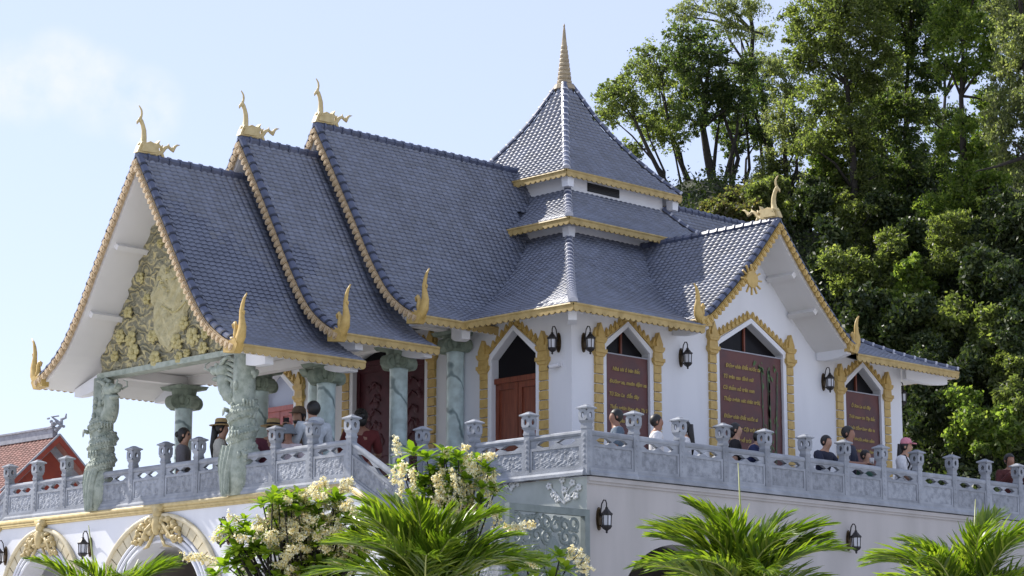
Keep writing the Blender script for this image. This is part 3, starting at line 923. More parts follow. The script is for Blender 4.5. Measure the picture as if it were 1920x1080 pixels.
def window(fn, c, hw, zs, za, zsill, zcap, glow=None, kind='window', flip=False):
    """white reveal frame, gold block pilasters, lotus capitals and a toothed gold hood"""
    e = np.array(fn(1, 0, 0)) - np.array(fn(0, 0, 0)); nrm = np.array(fn(0, 0, 1)) - np.array(fn(0, 0, 0))
    f = MB()
    fw = .10
    for sd in (-1, 1):
        u0, u1 = c + sd * (hw - .02), c + sd * (hw + fw)
        f.hexa([fn(u0, zsill, -.02), fn(u1, zsill, -.02), fn(u1, zsill, .04), fn(u0, zsill, .04), fn(u0, zs + .0, -.02), fn(u1, zs + .04, -.02), fn(u1, zs + .04, .04), fn(u0, zs + .0, .04)])
        f.hexa([fn(c, za - .03, -.02), fn(u0, zs - .01, -.02), fn(u0, zs - .01, .05), fn(c, za - .03, .05), fn(c, za + .09, -.02), fn(u1 + sd * .02, zs + .045, -.02), fn(u1 + sd * .02, zs + .045, .05), fn(c, za + .09, .05)])
    win = f.build(kind, M['white'], temple)
    zb = zsill
    for sd in (-1, 1):
        u = c + sd * (hw + fw + .12)
        z = zb
        while z + .21 < zcap - .42:
            m = np.eye(4); m[:3, 0] = e; m[:3, 1] = -nrm; m[:3, 3] = fn(u, z, .0)
            inst(BLK, 'gold_block', Matrix(m.tolist()), win); z += .215
        # lotus capital: base mouldings, bell and flame leaf
        k = MB()
        for (w0, w1, z0, z1, d) in ((.12, .12, z - .02, zcap - .42, .065), (.12, .185, zcap - .42, zcap - .34, .10), (.185, .185, zcap - .34, zcap - .26, .13), (.15, .135, zcap - .26, zcap - .12, .09), (.135, .18, zcap - .12, zcap - .06, .12), (.18, .18, zcap - .06, zcap, .13)):
            k.hexa([fn(u - w0, z0, -.01), fn(u + w0, z0, -.01), fn(u + w0, z0, d), fn(u - w0, z0, d), fn(u - w1, z1, -.01), fn(u + w1, z1, -.01), fn(u + w1, z1, d), fn(u - w1, z1, d)])
        k.build('capital', M['gold'], win)
        lf = MB()
        for (du, wd, hh, dd) in ((0, .09, .33, .12), (-.10, .065, .22, .08), (.10, .065, .22, .08)):
            o = [(-wd, 0), (wd, 0), (wd * 1.05, hh * .35), (wd * .5, hh * .7), (0, hh), (-wd * .5, hh * .7), (-wd * 1.05, hh * .35)]
            lf.prism(o, lambda a, b, t, du=du: fn(u + du + a, zcap + b, t), 0, dd)
        lf.build('flame_leaf', M['gold'], win)
        # gold teeth along the slope
        a = np.array((c + sd * .0, za + .10)); b = np.array((u - sd * .10, zs + .06 + (zcap - zs) * .2))
        dirv = b - a; Ln = np.linalg.norm(dirv); dirv /= Ln
        nn = np.array((-dirv[1], dirv[0]));
        if nn[1] < 0: nn = -nn
        kk = int(Ln / .155)
        bd = MB()
        q0, q1 = a - dirv * .0, b
        bd.hexa([fn(*q0, -.01), fn(*q1, -.01), fn(*q1, .06), fn(*q0, .06), fn(*(q0 + nn * .02), -.01), fn(*(q1 + nn * .02), -.01), fn(*(q1 + nn * .02), .06), fn(*(q0 + nn * .02), .06)])
        bd.build('hood_band', M['gold'], win)
        for i in range(kk):
            q = a + dirv * (i + .5) * Ln / kk + nn * .01
            up = nn * .35 + np.array((0, 1)) * .65; up /= np.linalg.norm(up)
            U = e * up[0] + np.array([0, 0, up[1]])
            m = np.eye(4); m[:3, 2] = U; m[:3, 1] = -nrm; m[:3, 0] = np.cross(-nrm, U); m[:3, 3] = fn(q[0], q[1], .0)
            inst(TOOTH, 'lotus_tooth', Matrix(m.tolist()), win)
    return win

def pane(fn, c, hw, zs, za, zb, n, m, parent, name='pane'):
    p = MB()
    poly = [(c - hw, zb), (c + hw, zb), (c + hw, zs), (c, za), (c - hw, zs)]
    p.prism(poly, lambda u, v, t: fn(u, v, t), n, n + .02)
    return p.build(name, m, parent)

wins = []
for (c, hw, zs, za, zsill), zc in zip(OPF, (3.72, 4.22, 3.74)):
    w_ = window(front, c, hw, zs, za, zsill, zc)
    pane(front, c, hw, zs, za, zsill, -.24, M['darkglass'], w_)
    mb = MB(); mb.box(c - .025, c + .025, WY + .17, WY + .22, zsill, za - .02); mb.build('mullion', M['wood'], w_)
    wins.append(w_)
def doorway(c, leafm, zl, transom, zs, za, hw, carved=False):
    w_ = window(left, c, hw, zs, za, -.66, zs + .12, kind='door_surround')
    pane(left, c, hw, zs, za, zl + .10, -.22, transom, w_, 'transom_pane')
    hb = MB(); hb.hexa([left(c - hw, zl, -.2), left(c + hw, zl, -.2), left(c + hw, zl, -.06), left(c - hw, zl, -.06), left(c - hw, zl + .12, -.2), left(c + hw, zl + .12, -.2), left(c + hw, zl + .12, -.06), left(c - hw, zl + .12, -.06)])
    hb.build('door_head', leafm, w_)
    for sd in (-1, 1):
        d = MB()
        u0, u1 = sorted((c + sd * .012, c + sd * (hw - .005)))
        B = lambda a, b, z0, z1, n0, n1: d.hexa([left(a, z0, n0), left(b, z0, n0), left(b, z0, n1), left(a, z0, n1), left(a, z1, n0), left(b, z1, n0), left(b, z1, n1), left(a, z1, n1)])
        B(u0, u1, -.66, zl, -.19, -.14)
        for (a, b, z0, z1) in ((u0, u0 + .11, -.66, zl), (u1 - .11, u1, -.66, zl), (u0 + .11, u1 - .11, zl - .14, zl), (u0 + .11, u1 - .11, -.66, -.4), (u0 + .11, u1 - .11, zl * .42, zl * .42 + .13)):
            B(a, b, z0, z1, -.14, -.105)
        lf = d.build('door_leaf', leafm, w_)
        if carved:
            cv = MB()
            for z in np.arange(-.3, zl - .3, .32):
                for q in range(3):
                    cv.ball(left((u0 + u1) / 2 + rnd.uniform(-.16, .16) * (hw / .72), z + rnd.uniform(-.1, .1), -.14), (.03, .09, .10), 7, 5)
                cv.tube([left((u0 + u1) / 2 - .2, z, -.13), left((u0 + u1) / 2, z + .12, -.12), left((u0 + u1) / 2 + .2, z - .05, -.13)], .025, 5)
            cv.build('carving', leafm, w_)
        hd = MB(); hd.ball(left(c + sd * .07, 0.7, -.09), (.03, .025, .05), 6, 5); hd.build('handle', M['brass'], lf)
    return w_
d1 = doorway(6.16, M['wood'], 2.86, M['darkglass'], 3.42, 4.03, .72)
d1['label'] = 'brown wooden side door in a gold-edged pointed frame'
d2_ = doorway(YC, M['wooddark'], 3.75, M['darkglass'], 3.9, 4.35, 1.30, True)
d2_['label'] = 'large dark carved main door behind the porch columns'
d3 = doorway(2 * YC - 6.16, M['wood_painted_lit'], 3.0, M['painted_skyglass'], 3.42, 4.03, .72, True)
d3['label'] = 'pinkish red door seen through the porch'

# gold wheel crest on the side gable rake
wh = MB()
wc = np.array(trans(3.34, -1.14, 5.42))
for q in range(12):
    th = 2 * math.pi * q / 12
    wh.hexa([(wc[0] + math.cos(th + s) * r, wc[1] + dy, wc[2] + math.sin(th + s) * r) for dy, in ((-.02,), (.02,)) for (s, r) in ((-.09, .16), (-.05, .36), (.05, .36), (.09, .16))])
wh.prism([(.2 * math.cos(2 * math.pi * q / 14), .2 * math.sin(2 * math.pi * q / 14)) for q in range(14)], lambda u, v, t: (wc[0] + u, wc[1] + t, wc[2] + v), -.04, .0)
wh.build('wheel_crest', M['gold'], roofT)

# columns, beams, porch ceiling ------------------------------------------------------------------
def volute(mb, cx, cy, z, r, ax):
    """a scroll disc whose axis is ax ('x' or 'y')"""
    n = 14
    for (rr, t0, t1) in ((r, -.12, .12), (r * .55, -.15, .15)):
        poly = [(rr * math.cos(2 * math.pi * q / n), rr * math.sin(2 * math.pi * q / n)) for q in range(n)]
        if ax == 'x': mb.prism(poly, lambda u, v, t: (cx + t, cy + u, z + v), t0, t1)
        else: mb.prism(poly, lambda u, v, t: (cx + u, cy + t, z + v), t0, t1)
def column(x, y, zcap, ztop, r=.20):
    s = MB()
    s.lathe([(r * 1.3, -.68), (r * 1.3, -.5), (r * 1.12, -.42), (r * 1.05, -.38), (r, -.3), (r, zcap - .05), (r * 1.06, zcap - .03), (r * 1.06, zcap)], 24, (x, y))
    col = s.build('column', M['marble'], temple, smooth=False)
    for p in col.data.polygons: p.use_smooth = abs(p.normal.z) < .5
    c = MB()
    c.lathe([(r * 1.02, zcap), (r * 1.2, zcap + .06), (r * 1.05, zcap + .12), (r * 1.35, zcap + .25), (r * 1.5, ztop - .06)], 16, (x, y))
    c.frustum((x, y), ztop - .08, ztop, .36, .40)
    for sx in (-1, 1):
        volute(c, x + sx * .30, y, zcap + .13, .155, 'y')
        volute(c, x, y + sx * .30, zcap + .13, .155, 'x')
    for sx in (-1, 1):
        for sy in (-1, 1):
            c.ball((x + sx * .17, y + sy * .17, zcap + .2), (.09, .09, .12), 6, 5)
    c.build('capital', M['capstone'], col)
    return col
cols = [(.19, 7.9, 2.58, 3.0), (2.26, 7.9, 3.12, 3.6), (3.97, 7.9, 3.68, 4.12), (.06, 12.84, 2.50, 3.0), (2.26, 12.84, 3.12, 3.6), (3.97, 12.84, 3.68, 4.12)]
for c in cols: column(*c)

def bx(name, m, *a, parent=temple):
    b = MB(); b.box(*a); return b.build(name, m, parent)
for y in (7.9, 12.84):
    bx('beam', M['soffit'], -2.1, .19, y - .13, y + .13, 3.02, 3.22)
    bx('beam', M['soffit'], .2, 2.26, y - .13, y + .13, 3.6, 3.8)
    bx('beam', M['soffit'], 2.27, 4.1, y - .13, y + .13, 4.12, 4.32)
for x, z in ((.16, 3.02), (2.24, 3.6)):
    bx('beam', M['soffit'], x - .12, x + .12, 8.04, 12.70, z, z + .2)
bx('porch_ceiling', M['soffit'], -2.0, .05, 8.04, 12.70, 3.24, 3.28)
bx('porch_ceiling', M['soffit'], .29, 2.1, 8.04, 12.70, 3.82, 3.86)
def outrigger(p0, p1, w, h0, h1):
    """a cantilevered white beam end from p0 out to p1 (centre of the underside), deeper at the root"""
    p0, p1 = np.array(p0, float), np.array(p1, float)
    d = p1 - p0; d[2] = 0; d /= np.linalg.norm(d); s = np.array([-d[1], d[0], 0]) * w
    mb = MB()
    k = 6
    for i in range(k):
        a, b = i / k, (i + 1) / k
        f = lambda t: p0 + (p1 - p0) * t
        low = lambda t: np.array([0, 0, -.10 * math.sin(math.pi * min(t * 1.0, 1)) * 0.6])
        qa, qb = f(a), f(b)
        ta = qa + np.array([0, 0, h0 + (h1 - h0) * a]); tb = qb + np.array([0, 0, h0 + (h1 - h0) * b])
        qa = qa + low(a); qb = qb + low(b)
        mb.hexa([qa - s, qb - s, qb + s, qa + s, ta - s, tb - s, tb + s, ta + s])
    mb.build('bracket', M['white'], temple)
for sd in (1, -1):
    Y = lambda d: YC - sd * d
    outrigger((-2.15, Y(2.5), 2.78), (-2.15, Y(3.45), 2.64), .11, .3, .17)
    outrigger((.08, Y(2.5), 2.9), (.08, Y(3.50), 2.72), .11, .3, .13)
    outrigger((.3, Y(2.5), 3.36), (.3, Y(3.4), 3.22), .11, .3, .17)
    outrigger((2.24, Y(2.5), 3.45), (2.24, Y(3.46), 3.26), .11, .3, .13)
outrigger((3.6, 7.5, 3.9), (3.36, 6.9, 3.80), .10, .3, .24)
outrigger((WX - .05, WY - .05, 3.92), (3.42, 3.66, 3.84), .09, .3, .24)
outrigger((XR - .2, WY - .25, 3.92), (XR + .95, WY - .68, 3.84), .09, .3, .24)
outrigger((XC + 2.62, WY - .02, 4.06), (XC + 2.62, 3.46, 4.12), .09, .34, .16)
outrigger((XC - 2.62, WY - .02, 4.06), (XC - 2.62, 3.46, 4.12), .09, .34, .16)

# dragon columns ---------------------------------------------------------------------------------
def dragon_column(y, inward, hang=0.0):
    """shaft wound round by a stone dragon whose head looks inwards; drapery hangs over the rail"""
    x = -2.14
    s = MB(); s.lathe([(.24, .0), (.29, .5), (.26, .9), (.245, 1.6), (.235, 2.3), (.225, 2.96)], 18, (x, y))
    shaft = s.build('dragon_column', M['dragonstone'], temple, smooth=True)
    shaft['label'] = 'stone column wound round by a carved dragon'
    dm = MB()
    path = []; rad = []
    turns = 2.6
    a0 = (math.pi / 2 if inward > 0 else -math.pi / 2) - turns * 2 * math.pi
    n = 84
    for i in range(n + 1):
        t = i / n
        th = a0 + turns * 2 * math.pi * t
        z = .80 + 1.22 * t
        rr = .145 + .02 * math.sin(t * 11)
        path.append((x + math.cos(th) * rr, y + math.sin(th) * rr, z)); rad.append(.185 - .04 * abs(t - .5) + .010 * math.sin(i * 1.9))
    for (o, dz, r, fx) in ((.08, .06, .19, -.04), (.20, .14, .18, -.08), (.28, .26, .17, -.11), (.30, .40, .165, -.13), (.29, .52, .16, -.14)):
        path.append((x + fx, y + inward * (.20 + o), 2.02 + dz)); rad.append(r)
    dm.tube(path, rad, 12)
    dm.build('dragon_body', M['dragonstone'], shaft, smooth=True)
    sc_ = MB()
    for i in range(1, n + 4):
        p = Vector(path[i]); c = Vector((x, y, p.z)); o = (p - c).normalized(); q = Vector(path[i + 1]) - p
        up = Vector((0, 0, 1))
        for k in (-1, 0, 1):
            sc_.ball(p + (o * math.cos(k * .75) + up * math.sin(k * .75)) * rad[i] * .93, (.042, .042, .042), 5, 4)
    for i in range(46):
        th = rnd.uniform(0, 6.28); z = rnd.uniform(.75, 2.6)
        sc_.ball((x + math.cos(th) * .25, y + math.sin(th) * .25, z), (.06, .06, rnd.uniform(.05, .10)), 6, 4)
    tag(sc_.build('scales', M['dragonstone'], shaft, smooth=True), kind='stuff')
    hd = MB()
    hx, hy, hz = x - .17, y + inward * .50, 2.64
    hd.ball((hx, hy, hz), (.17, .21, .16), 10, 8)
    hd.ball((hx - .02, hy + inward * .20, hz + .00), (.13, .17, .10), 9, 7)
    hd.ball((hx - .02, hy + inward * .33, hz + .05), (.11, .08, .07), 8, 6)
    hd.ball((hx - .01, hy + inward * .17, hz - .17), (.11, .16, .055), 9, 6)
    for sx in (-1, 1):
        hd.ball((hx + sx * .12, hy + inward * .07, hz + .10), .055, 7, 5)
        hd.tube([(hx + sx * .10, hy - inward * .05, hz + .10), (hx + sx * .13, hy - inward * .20, hz + .20), (hx + sx * .12, hy - inward * .38, hz + .24)], [.05, .04, .015], 6)
        hd.tube([(hx + sx * .10, hy + inward * .30, hz), (hx + sx * .15, hy + inward * .43, hz + .06), (hx + sx * .12, hy + inward * .45, hz + .16), (hx + sx * .08, hy + inward * .36, hz + .2)], [.024, .022, .018, .008], 6)
    hd.tube([(hx, hy - inward * .02, hz - .14), (hx - .04, hy + inward * .0, hz - .34), (hx - .02, hy - inward * .08, hz - .52)], [.08, .06, .012], 6)
    hd.build('dragon_head', M['dragonstone'], shaft, smooth=True)
    mn = MB()
    for i in range(5):
        z0 = hz + .20 - .11 * i
        mn.tube([(hx - .02, hy + inward * .02, z0 - .02), (hx - .02, hy - inward * .17, z0 + .05), (x - .14, y + inward * .18, z0 - .03), (x - .10, y + inward * .04, z0 - .05)], [.05, .048, .046, .04], 7)
    tag(mn.build('dragon_mane', M['dragonstone'], shaft, smooth=True), kind='stuff')
    cl = MB()
    for (th, z) in ((2.6, 1.75), (3.6, 1.25), (4.3, 1.9)):
        for q in range(4):
            t2 = th + (q - 1.5) * .16
            cl.tube([(x + math.cos(th) * .32, y + math.sin(th) * .32, z), (x + math.cos(t2) * .42, y + math.sin(t2) * .42, z + .03), (x + math.cos(t2) * .43, y + math.sin(t2) * .43, z - .1)], [.05, .035, .008], 6)
    tag(cl.build('dragon_claw', M['dragonstone'], shaft, smooth=True), kind='stuff')
    dr = MB()
    nu, nz = 28, 18
    for i in range(nz + 1):
        t = i / nz; z = 1.02 - 1.05 * t
        wd = .24 - .13 * t; off = .05 * math.sin(t * 3.0)
        for j in range(nu + 1):
            u = -1 + 2 * j / nu
            yy = y + hang + off + u * wd
            xx = x - .20 - .10 * math.sin(math.pi * min(t * 1.6 + .15, 1) * .5) - .05 * math.cos(u * 1.35) - .022 * math.cos(u * 11 + 1.2 * math.sin(t * 5))
            dr.v.append((xx, yy, z + .05 * abs(u)))
    for i in range(nz):
        for j in range(nu):
            k = i * (nu + 1) + j
            dr.f.append((k, k + 1, k + nu + 2, k + nu + 1)); dr.m.append(0)
    k0 = len(dr.v)
    dr.add([(px_ + .07, py_, pz_) for px_, py_, pz_ in dr.v[:k0]], [tuple(reversed(f)) for f in dr.f])
    for i in range(nz):
        for j in (0, nu):
            k = i * (nu + 1) + j
            dr.f.append((k, k + nu + 1, k0 + k + nu + 1, k0 + k)); dr.m.append(0)
    for j in range(nu):
        k = nz * (nu + 1) + j
        dr.f.append((k, k + 1, k0 + k + 1, k0 + k)); dr.m.append(0)
    dr.build('drapery', M['dragonstone'], shaft, smooth=True)
dragon_column(7.75, 1, .17)
dragon_column(12.84, -1)

# roof finials -----------------------------------------------------------------------------------
def bird(label, fn, mats, group='gold bird finials on the gable peaks', small=False):
    base = Vector(fn(0, 0, 0))
    t = thing('bird_finial', label, 'roof finial', base, group)
    G = mats
    nk = MB()
    nk.tube([fn(*p, 0) for p in ((.10, .26), (.125, .36), (.14, .48), (.135, .62), (.10, .74), (.05, .83))], [.12, .075, .06, .053, .046, .05], 8)
    nk.build('neck', G, t, smooth=True)
    hd = MB()
    hd.ball(fn(.03, .84, 0), (.06, .05, .055), 8, 6)
    hd.tube([fn(.01, .83, 0), fn(-.04, .79, 0), fn(-.055, .73, 0)], [.04, .03, .008], 6)
    hd.build('head', G, t, smooth=True)
    cr = MB(); cr.tube([fn(*p, 0) for p in ((.03, .87), (.055, .93), (.066, 1.0), (.055, 1.07), (.02, 1.12), (-.02, 1.16))], [.035, .028, .026, .022, .018, .010], 7)
    cr.build('crest', G, t, smooth=True)
    bd = [(-.07, .10), (-.01, .25), (.05, .36), (.18, .35), (.27, .40), (.38, .37), (.45, .39), (.53, .47), (.50, .38), (.56, .33), (.49, .27), (.52, .20), (.45, .13), (.31, .11), (.14, .11)]
    b = MB(); b.prism(bd, lambda u, v, q: fn(u, v, q), -.07, .07)
    b.prism([(.24 + (u - .24) * .75, .24 + (v - .24) * .75) for u, v in bd], lambda u, v, q: fn(u, v, q), -.11, .11)
    b.build('body', G, t)
    tl = MB()
    tl.tube([fn(*p, 0) for p in ((.42, .15), (.52, .16), (.62, .23), (.70, .33), (.79, .38), (.86, .33), (.91, .30), (.96, .40), (1.02, .45), (1.10, .47))], [.06, .055, .05, .045, .04, .035, .04, .035, .025, .006], 7)
    tl.tube([fn(*p, 0) for p in ((.62, .23), (.60, .33), (.64, .39))], [.04, .035, .01], 6)
    tl.tube([fn(*p, 0) for p in ((.80, .37), (.80, .45))], [.03, .01], 6)
    tl.tube([fn(*p, 0) for p in ((.90, .33), (.89, .39))], [.028, .01], 6)
    tl.build('tail', G, t, smooth=True)
    for (a, bq, c_) in (((.45, .14), (.50, .07), (.56, .0)), ((.60, .2), (.66, .1), (.76, .0)), ((.12, .12), (.10, .05), (.08, .0))):
        ft = MB(); ft.tube([fn(*a, 0), fn(*bq, 0), fn(*c_, 0)], [.05, .04, .03], 6)
        ft.build('foot', G, t, smooth=True)
    return t
for (xs, zr, lb) in ((-3.17, 7.44, 'pale gold long-necked bird finial on the frontmost gable peak'), (-.41, 8.32, 'pale gold long-necked bird finial on the middle gable peak'), (1.77, 9.04, 'pale gold long-necked bird finial on the highest nave gable peak')):
    bird(lb, lambda u, v, q, xs=xs, zr=zr: (xs + .03 + u, YC + q, zr + v), M['goldpale'])
bird('bright gold bird finial with crested neck on the side gable peak', lambda u, v, q: (XC + q, 3.42 + u, 6.97 + v * .96), M['goldpale'])

def naga(label, fn, m):
    t = thing('naga_finial', label, 'roof finial', fn(0, 0, 0), 'curved gold horn finials at the gable corners')
    hb = MB()
    P = [(-.14, -.10), (.04, .0), (.13, .14), (.165, .32), (.14, .50), (.13, .64), (.16, .78), (.21, .90), (.29, .99)]
    hb.tube([fn(*p, 0) for p in P], [.07, .125, .125, .10, .07, .06, .05, .034, .016], 9, flat=.7)
    hb.tube([fn(.12, .66, 0), fn(.21, .62, 0), fn(.22, .56, 0)], [.035, .03, .008], 6)
    hb.build('horn', m, t, smooth=True)
    c = MB()
    c.tube([fn(*p, 0) for p in ((.02, .05), (-.04, .20), (-.03, .34), (-.08, .42), (-.14, .39), (-.13, .31))], [.08, .06, .05, .045, .035, .015], 7)
    c.tube([fn(*p, 0) for p in ((-.02, .02), (-.16, .10), (-.27, .16), (-.33, .13))], [.09, .07, .05, .02], 7)
    c.build('curl', m, t, smooth=True)
    b = MB()
    b.prism([(-.34, -.16), (.02, -.20), (.12, -.04), (.03, .10), (-.12, .06), (-.34, .05)], lambda u, v, q: fn(u, v, q), -.09, .09)
    b.build('base', m, t)
    return t
for (xs, W, zt, nm) in ((-3.13, 3.64, 2.92, 'frontmost'), (-.37, 3.60, 3.47, 'second'), (1.81, 3.66, 4.11, 'main nave')):
    for sd in ((1, -1)):
        nm2 = {1: 'near', -1: 'far left'}[sd]
        if sd == -1 and nm != 'frontmost': continue
        naga(f'curved gold horn finial at the {nm2} lower corner of the {nm} roof gable', lambda u, v, q, xs=xs, W=W, zt=zt, sd=sd: (xs + q, YC - sd * (W + u), zt + v + .02), M['gold'])
for sd, nm in ((-1, 'left'), (1, 'right')):
    naga(f'curved gold horn finial at the {nm} lower corner of the side gable', lambda u, v, q, sd=sd: (XC + sd * (2.8 + u * .8), 3.44 + q, 4.30 + v * .8), M['gold'])

# ------------------------------------------------------------------ terrace building
terrace = thing('terrace_building', 'white arcaded basement storey carrying the temple terrace', 'building', (6, 8, GZ))
PX = -2.25
PY0, PY1 = 4.12, 16.62
def arch_wall(fn, u0, u1, z0, z1, arches, m, name, th=.5):
    br = set(np.linspace(u0, u1, 30))
    for c, a, b, zc in arches:
        br |= set(c + a * math.sin(t) for t in np.linspace(-math.pi / 2, math.pi / 2, 25))
    br = sorted(b for b in br if u0 <= b <= u1)
    w = MB()
    for p, q in zip(br[:-1], br[1:]):
        if q - p < 1e-5: continue
        lows = [z0, z0]
        for c, a, b, zc in arches:
            mid = (p + q) / 2
            if abs(mid - c) < a:
                lows = [zc + b * math.sqrt(max(0, 1 - ((t - c) / a) ** 2)) for t in (p, q)]
                w.add([fn(p, lows[0], 0), fn(q, lows[1], 0), fn(q, lows[1], -th), fn(p, lows[0], -th)], [(0, 1, 2, 3)])
        w.add([fn(p, lows[0], 0), fn(q, lows[1], 0), fn(q, z1, 0), fn(p, z1, 0)], [(0, 1, 2, 3)])
        w.add([fn(p, lows[0], -th), fn(q, lows[1], -th), fn(q, z1, -th), fn(p, z1, -th)], [(3, 2, 1, 0)])
    for c, a, b, zc in arches:
        for sd in (-1, 1):
            u = c + sd * a
            w.add([fn(u, z0, 0), fn(u, zc, 0), fn(u, zc, -th), fn(u, z0, -th)], [(0, 1, 2, 3)])
    return w.build(name, m, terrace)
pface = lambda u, z, n: (PX - n, u, z)
rface = lambda u, z, n: (u, -n, z)
ARCH = [(YC, 1.58, 1.50, -2.32), (YC + 4.5, 1.16, 1.38, -2.25), (YC - 4.5, 1.16, 1.38, -2.25)]
BIG = [(2.28, 2.10), (1.74, 1.98), (1.74, 1.98)]
front_wall = arch_wall(pface, PY0, PY1, GZ, -.14, ARCH, M['white'], 'porch_wall')
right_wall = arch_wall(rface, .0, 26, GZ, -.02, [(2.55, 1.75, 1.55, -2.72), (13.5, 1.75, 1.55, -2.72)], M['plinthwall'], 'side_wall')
wb = MB(); wb.add([(0, 0, GZ), (0, 4.2, GZ), (0, 4.2, -.02), (0, 0, -.02)], [(0, 1, 2, 3)]); wb.build('corner_wall', M['marblewall'], terrace)
wb = MB(); wb.add([(PX, PY0, GZ), (.1, PY0, GZ), (.1, PY0, -.02), (PX, PY0, -.02)], [(0, 1, 2, 3)]); wb.build('return_wall', M['white'], terrace)
wb = MB(); wb.add([(PX, PY1, GZ), (.1, PY1, GZ), (.1, PY1, -.02), (PX, PY1, -.02)], [(0, 1, 2, 3)]); wb.build('return_wall', M['white'], terrace)
wb = MB(); wb.box(.3, 26, .3, 24, -.9, -.68); wb.box(PX + .3, .3, PY0 + .3, PY1 - .3, -.9, -.681); wb.build('terrace_floor', M['floor'], terrace)
wb = MB(); wb.box(1.6, 1.8, 4.3, 16.5, GZ, -.25); wb.box(.5, 25, 3.6, 3.8, GZ, -.25); wb.box(PX + .5, 1.6, 12.75, 12.9, GZ, -.25); wb.box(PX + .5, 1.6, 7.9, 8.05, GZ, -.25); wb.build('arcade_back_shade_walls', M['arcade'], terrace)  # cross walls added inside to darken the arches
for y in (YC + .2, YC + 4.9, YC - 4.1):
    c = MB(); c.lathe([(.2, GZ), (.2, -1.6), (.24, -1.55), (.3, -1.35), (.42, -1.15), (.42, -1.08)], 14, (-.3, y)); c.build('arcade_column', M['capstone'], terrace, smooth=False)
# gold roll cornice of the porch, ledge of the side wall
cn = MB()
for (r, x, z) in ((.055, PX - .045, -.045), (.04, PX - .03, -.115), (.028, PX - .012, -.16)):
    cn.tube([(x, PY0 - .06, z), (x, PY1 + .06, z)], r, 8)
cn.build('gold_cornice', M['goldpale'], terrace, smooth=True)
cn = MB(); cn.box(0, 26, -.07, 0, -.10, -.02); cn.box(0, 26, -.035, 0, -.15, -.10)
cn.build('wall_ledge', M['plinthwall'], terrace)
def ell(c, a, b, zc, th, n): return pface(c + a * math.sin(th), zc + b * math.cos(th), n)
for (c, a, b, zc), (A, B) in zip(ARCH, BIG):
    r = MB()
    ths = np.linspace(-1.5708, 1.5708, 40)
    r.tube([ell(c, A - .03, B - .03, zc, t, .05) for t in ths], .055, 7)
    ro = r.build('arch_moulding', M['archcream'], terrace, smooth=True)
    r = MB()
    for (fa, n0, rr) in ((.40, .035, .035), (.25, .03, .03), (.05, .02, .04)):
        r.tube([ell(c, a + (A - a) * fa, b + (B - b) * fa, zc, t, n0) for t in ths], rr, 6)
    r.build('inner_moulding', M['white'], ro, smooth=True)
    k = 24 if A > 2 else 19
    for i in range(k):
        t0 = -1.5708 + 3.1416 * (i + .06) / k; t1 = -1.5708 + 3.1416 * (i + .94) / k
        v = MB()
        f0, f1 = .50, .88
        P = lambda t, f, n: ell(c, a + (A - a) * f, b + (B - b) * f, zc, t, n)
        v.hexa([P(t0, f0, 0), P(t1, f0, 0), P(t1, f1, 0), P(t0, f1, 0), P(t0, f0, .04), P(t1, f0, .04), P(t1, f1, .04), P(t0, f1, .04)])
        v.build('voussoir', M['archcream'], ro)
    o = MB()
    top = zc + B
    o.ball(pface(c, top + .02, .1), (.1, .13, .14), 8, 6); o.ball(pface(c, top - .22, .12), (.1, .13, .24), 8, 6)
    o.hexa([pface(c - .14, top + .05, 0), pface(c + .14, top + .05, 0), pface(c + .14, top + .05, .14), pface(c - .14, top + .05, .14), pface(c - .17, top + .2, 0), pface(c + .17, top + .2, 0), pface(c + .17, top + .2, .17), pface(c - .17, top + .2, .17)])
    w_ = A / 2.28
    for sd in (-1, 1):
        for q in range(11):
            th = sd * (.05 + .031 * q)
            fq = .55 + .28 * math.sin(q * 1.9)
            o.ball(ell(c, a + (A - a) * fq, b + (B - b) * fq, zc, th, .08), (.09, rnd.uniform(.05, .11) * w_, rnd.uniform(.05, .09) * w_), 7, 5)
        pts = []
        for q in range(14):
            s = q / 13; an = s * 4.6
            rr = .19 * (1 - s * .75) * w_
            pts.append(pface(c + sd * (.62 * w_ + math.cos(an) * rr), top - .42 - .10 + math.sin(an) * rr, .10))
        o.tube(pts, [.034 * (1 - .5 * q / 13) for q in range(14)], 6)
        o.tube([pface(c + sd * .12, top - .15, .1), pface(c + sd * .35, top - .33, .13), pface(c + sd * .6 * w_, top - .62, .1), pface(c + sd * .85 * w_, top - .56, .08)], [.04, .05, .04, .015], 6)
        for q in range(14):
            t_ = q / 13; uu = c + sd * (.1 + .75 * w_ * t_); zz = top - .22 - .42 * t_ * t_ + .10 * math.sin(q * 2.6)
            o.ball(pface(uu, zz, .07 + .05 * math.sin(q * 1.3) ** 2), (.06, rnd.uniform(.04, .075), rnd.uniform(.04, .075)), 6, 5)
        o.tube([pface(c + sd * .1, top - .4, .1), pface(c + sd * .3, top - .68, .12), pface(c + sd * .5 * w_, top - .72, .08)], [.035, .04, .012], 6)
    o.build('acanthus_crest', M['goldpale'], ro, smooth=True)
# white carved blossom sprays on the marble corner wall
for (y, z, s) in ((.57, -.42, 1.0), (2.0, -.08, .6)):
    b = MB()
    for (dy, dz) in ((.0, .18), (-.22, .30), (.28, .12), (.05, .38), (-.3, .05), (.4, .28), (-.1, .02), (.18, .02), (-.38, .2)):
        cy, cz = y + dy * s, z + dz * s
        for q in range(5):
            th = 2 * math.pi * q / 5
            b.ball((-.03, cy + math.cos(th) * .045 * s, cz + math.sin(th) * .045 * s), (.03, .034 * s, .034 * s), 6, 4)
        b.tube([(-.02, y, z - .08), (-.03, (y + cy) / 2 + .03, (z + cz) / 2), (-.02, cy, cz)], .014, 5)
    b.build('blossom_carving', M['whitecarve'], terrace)

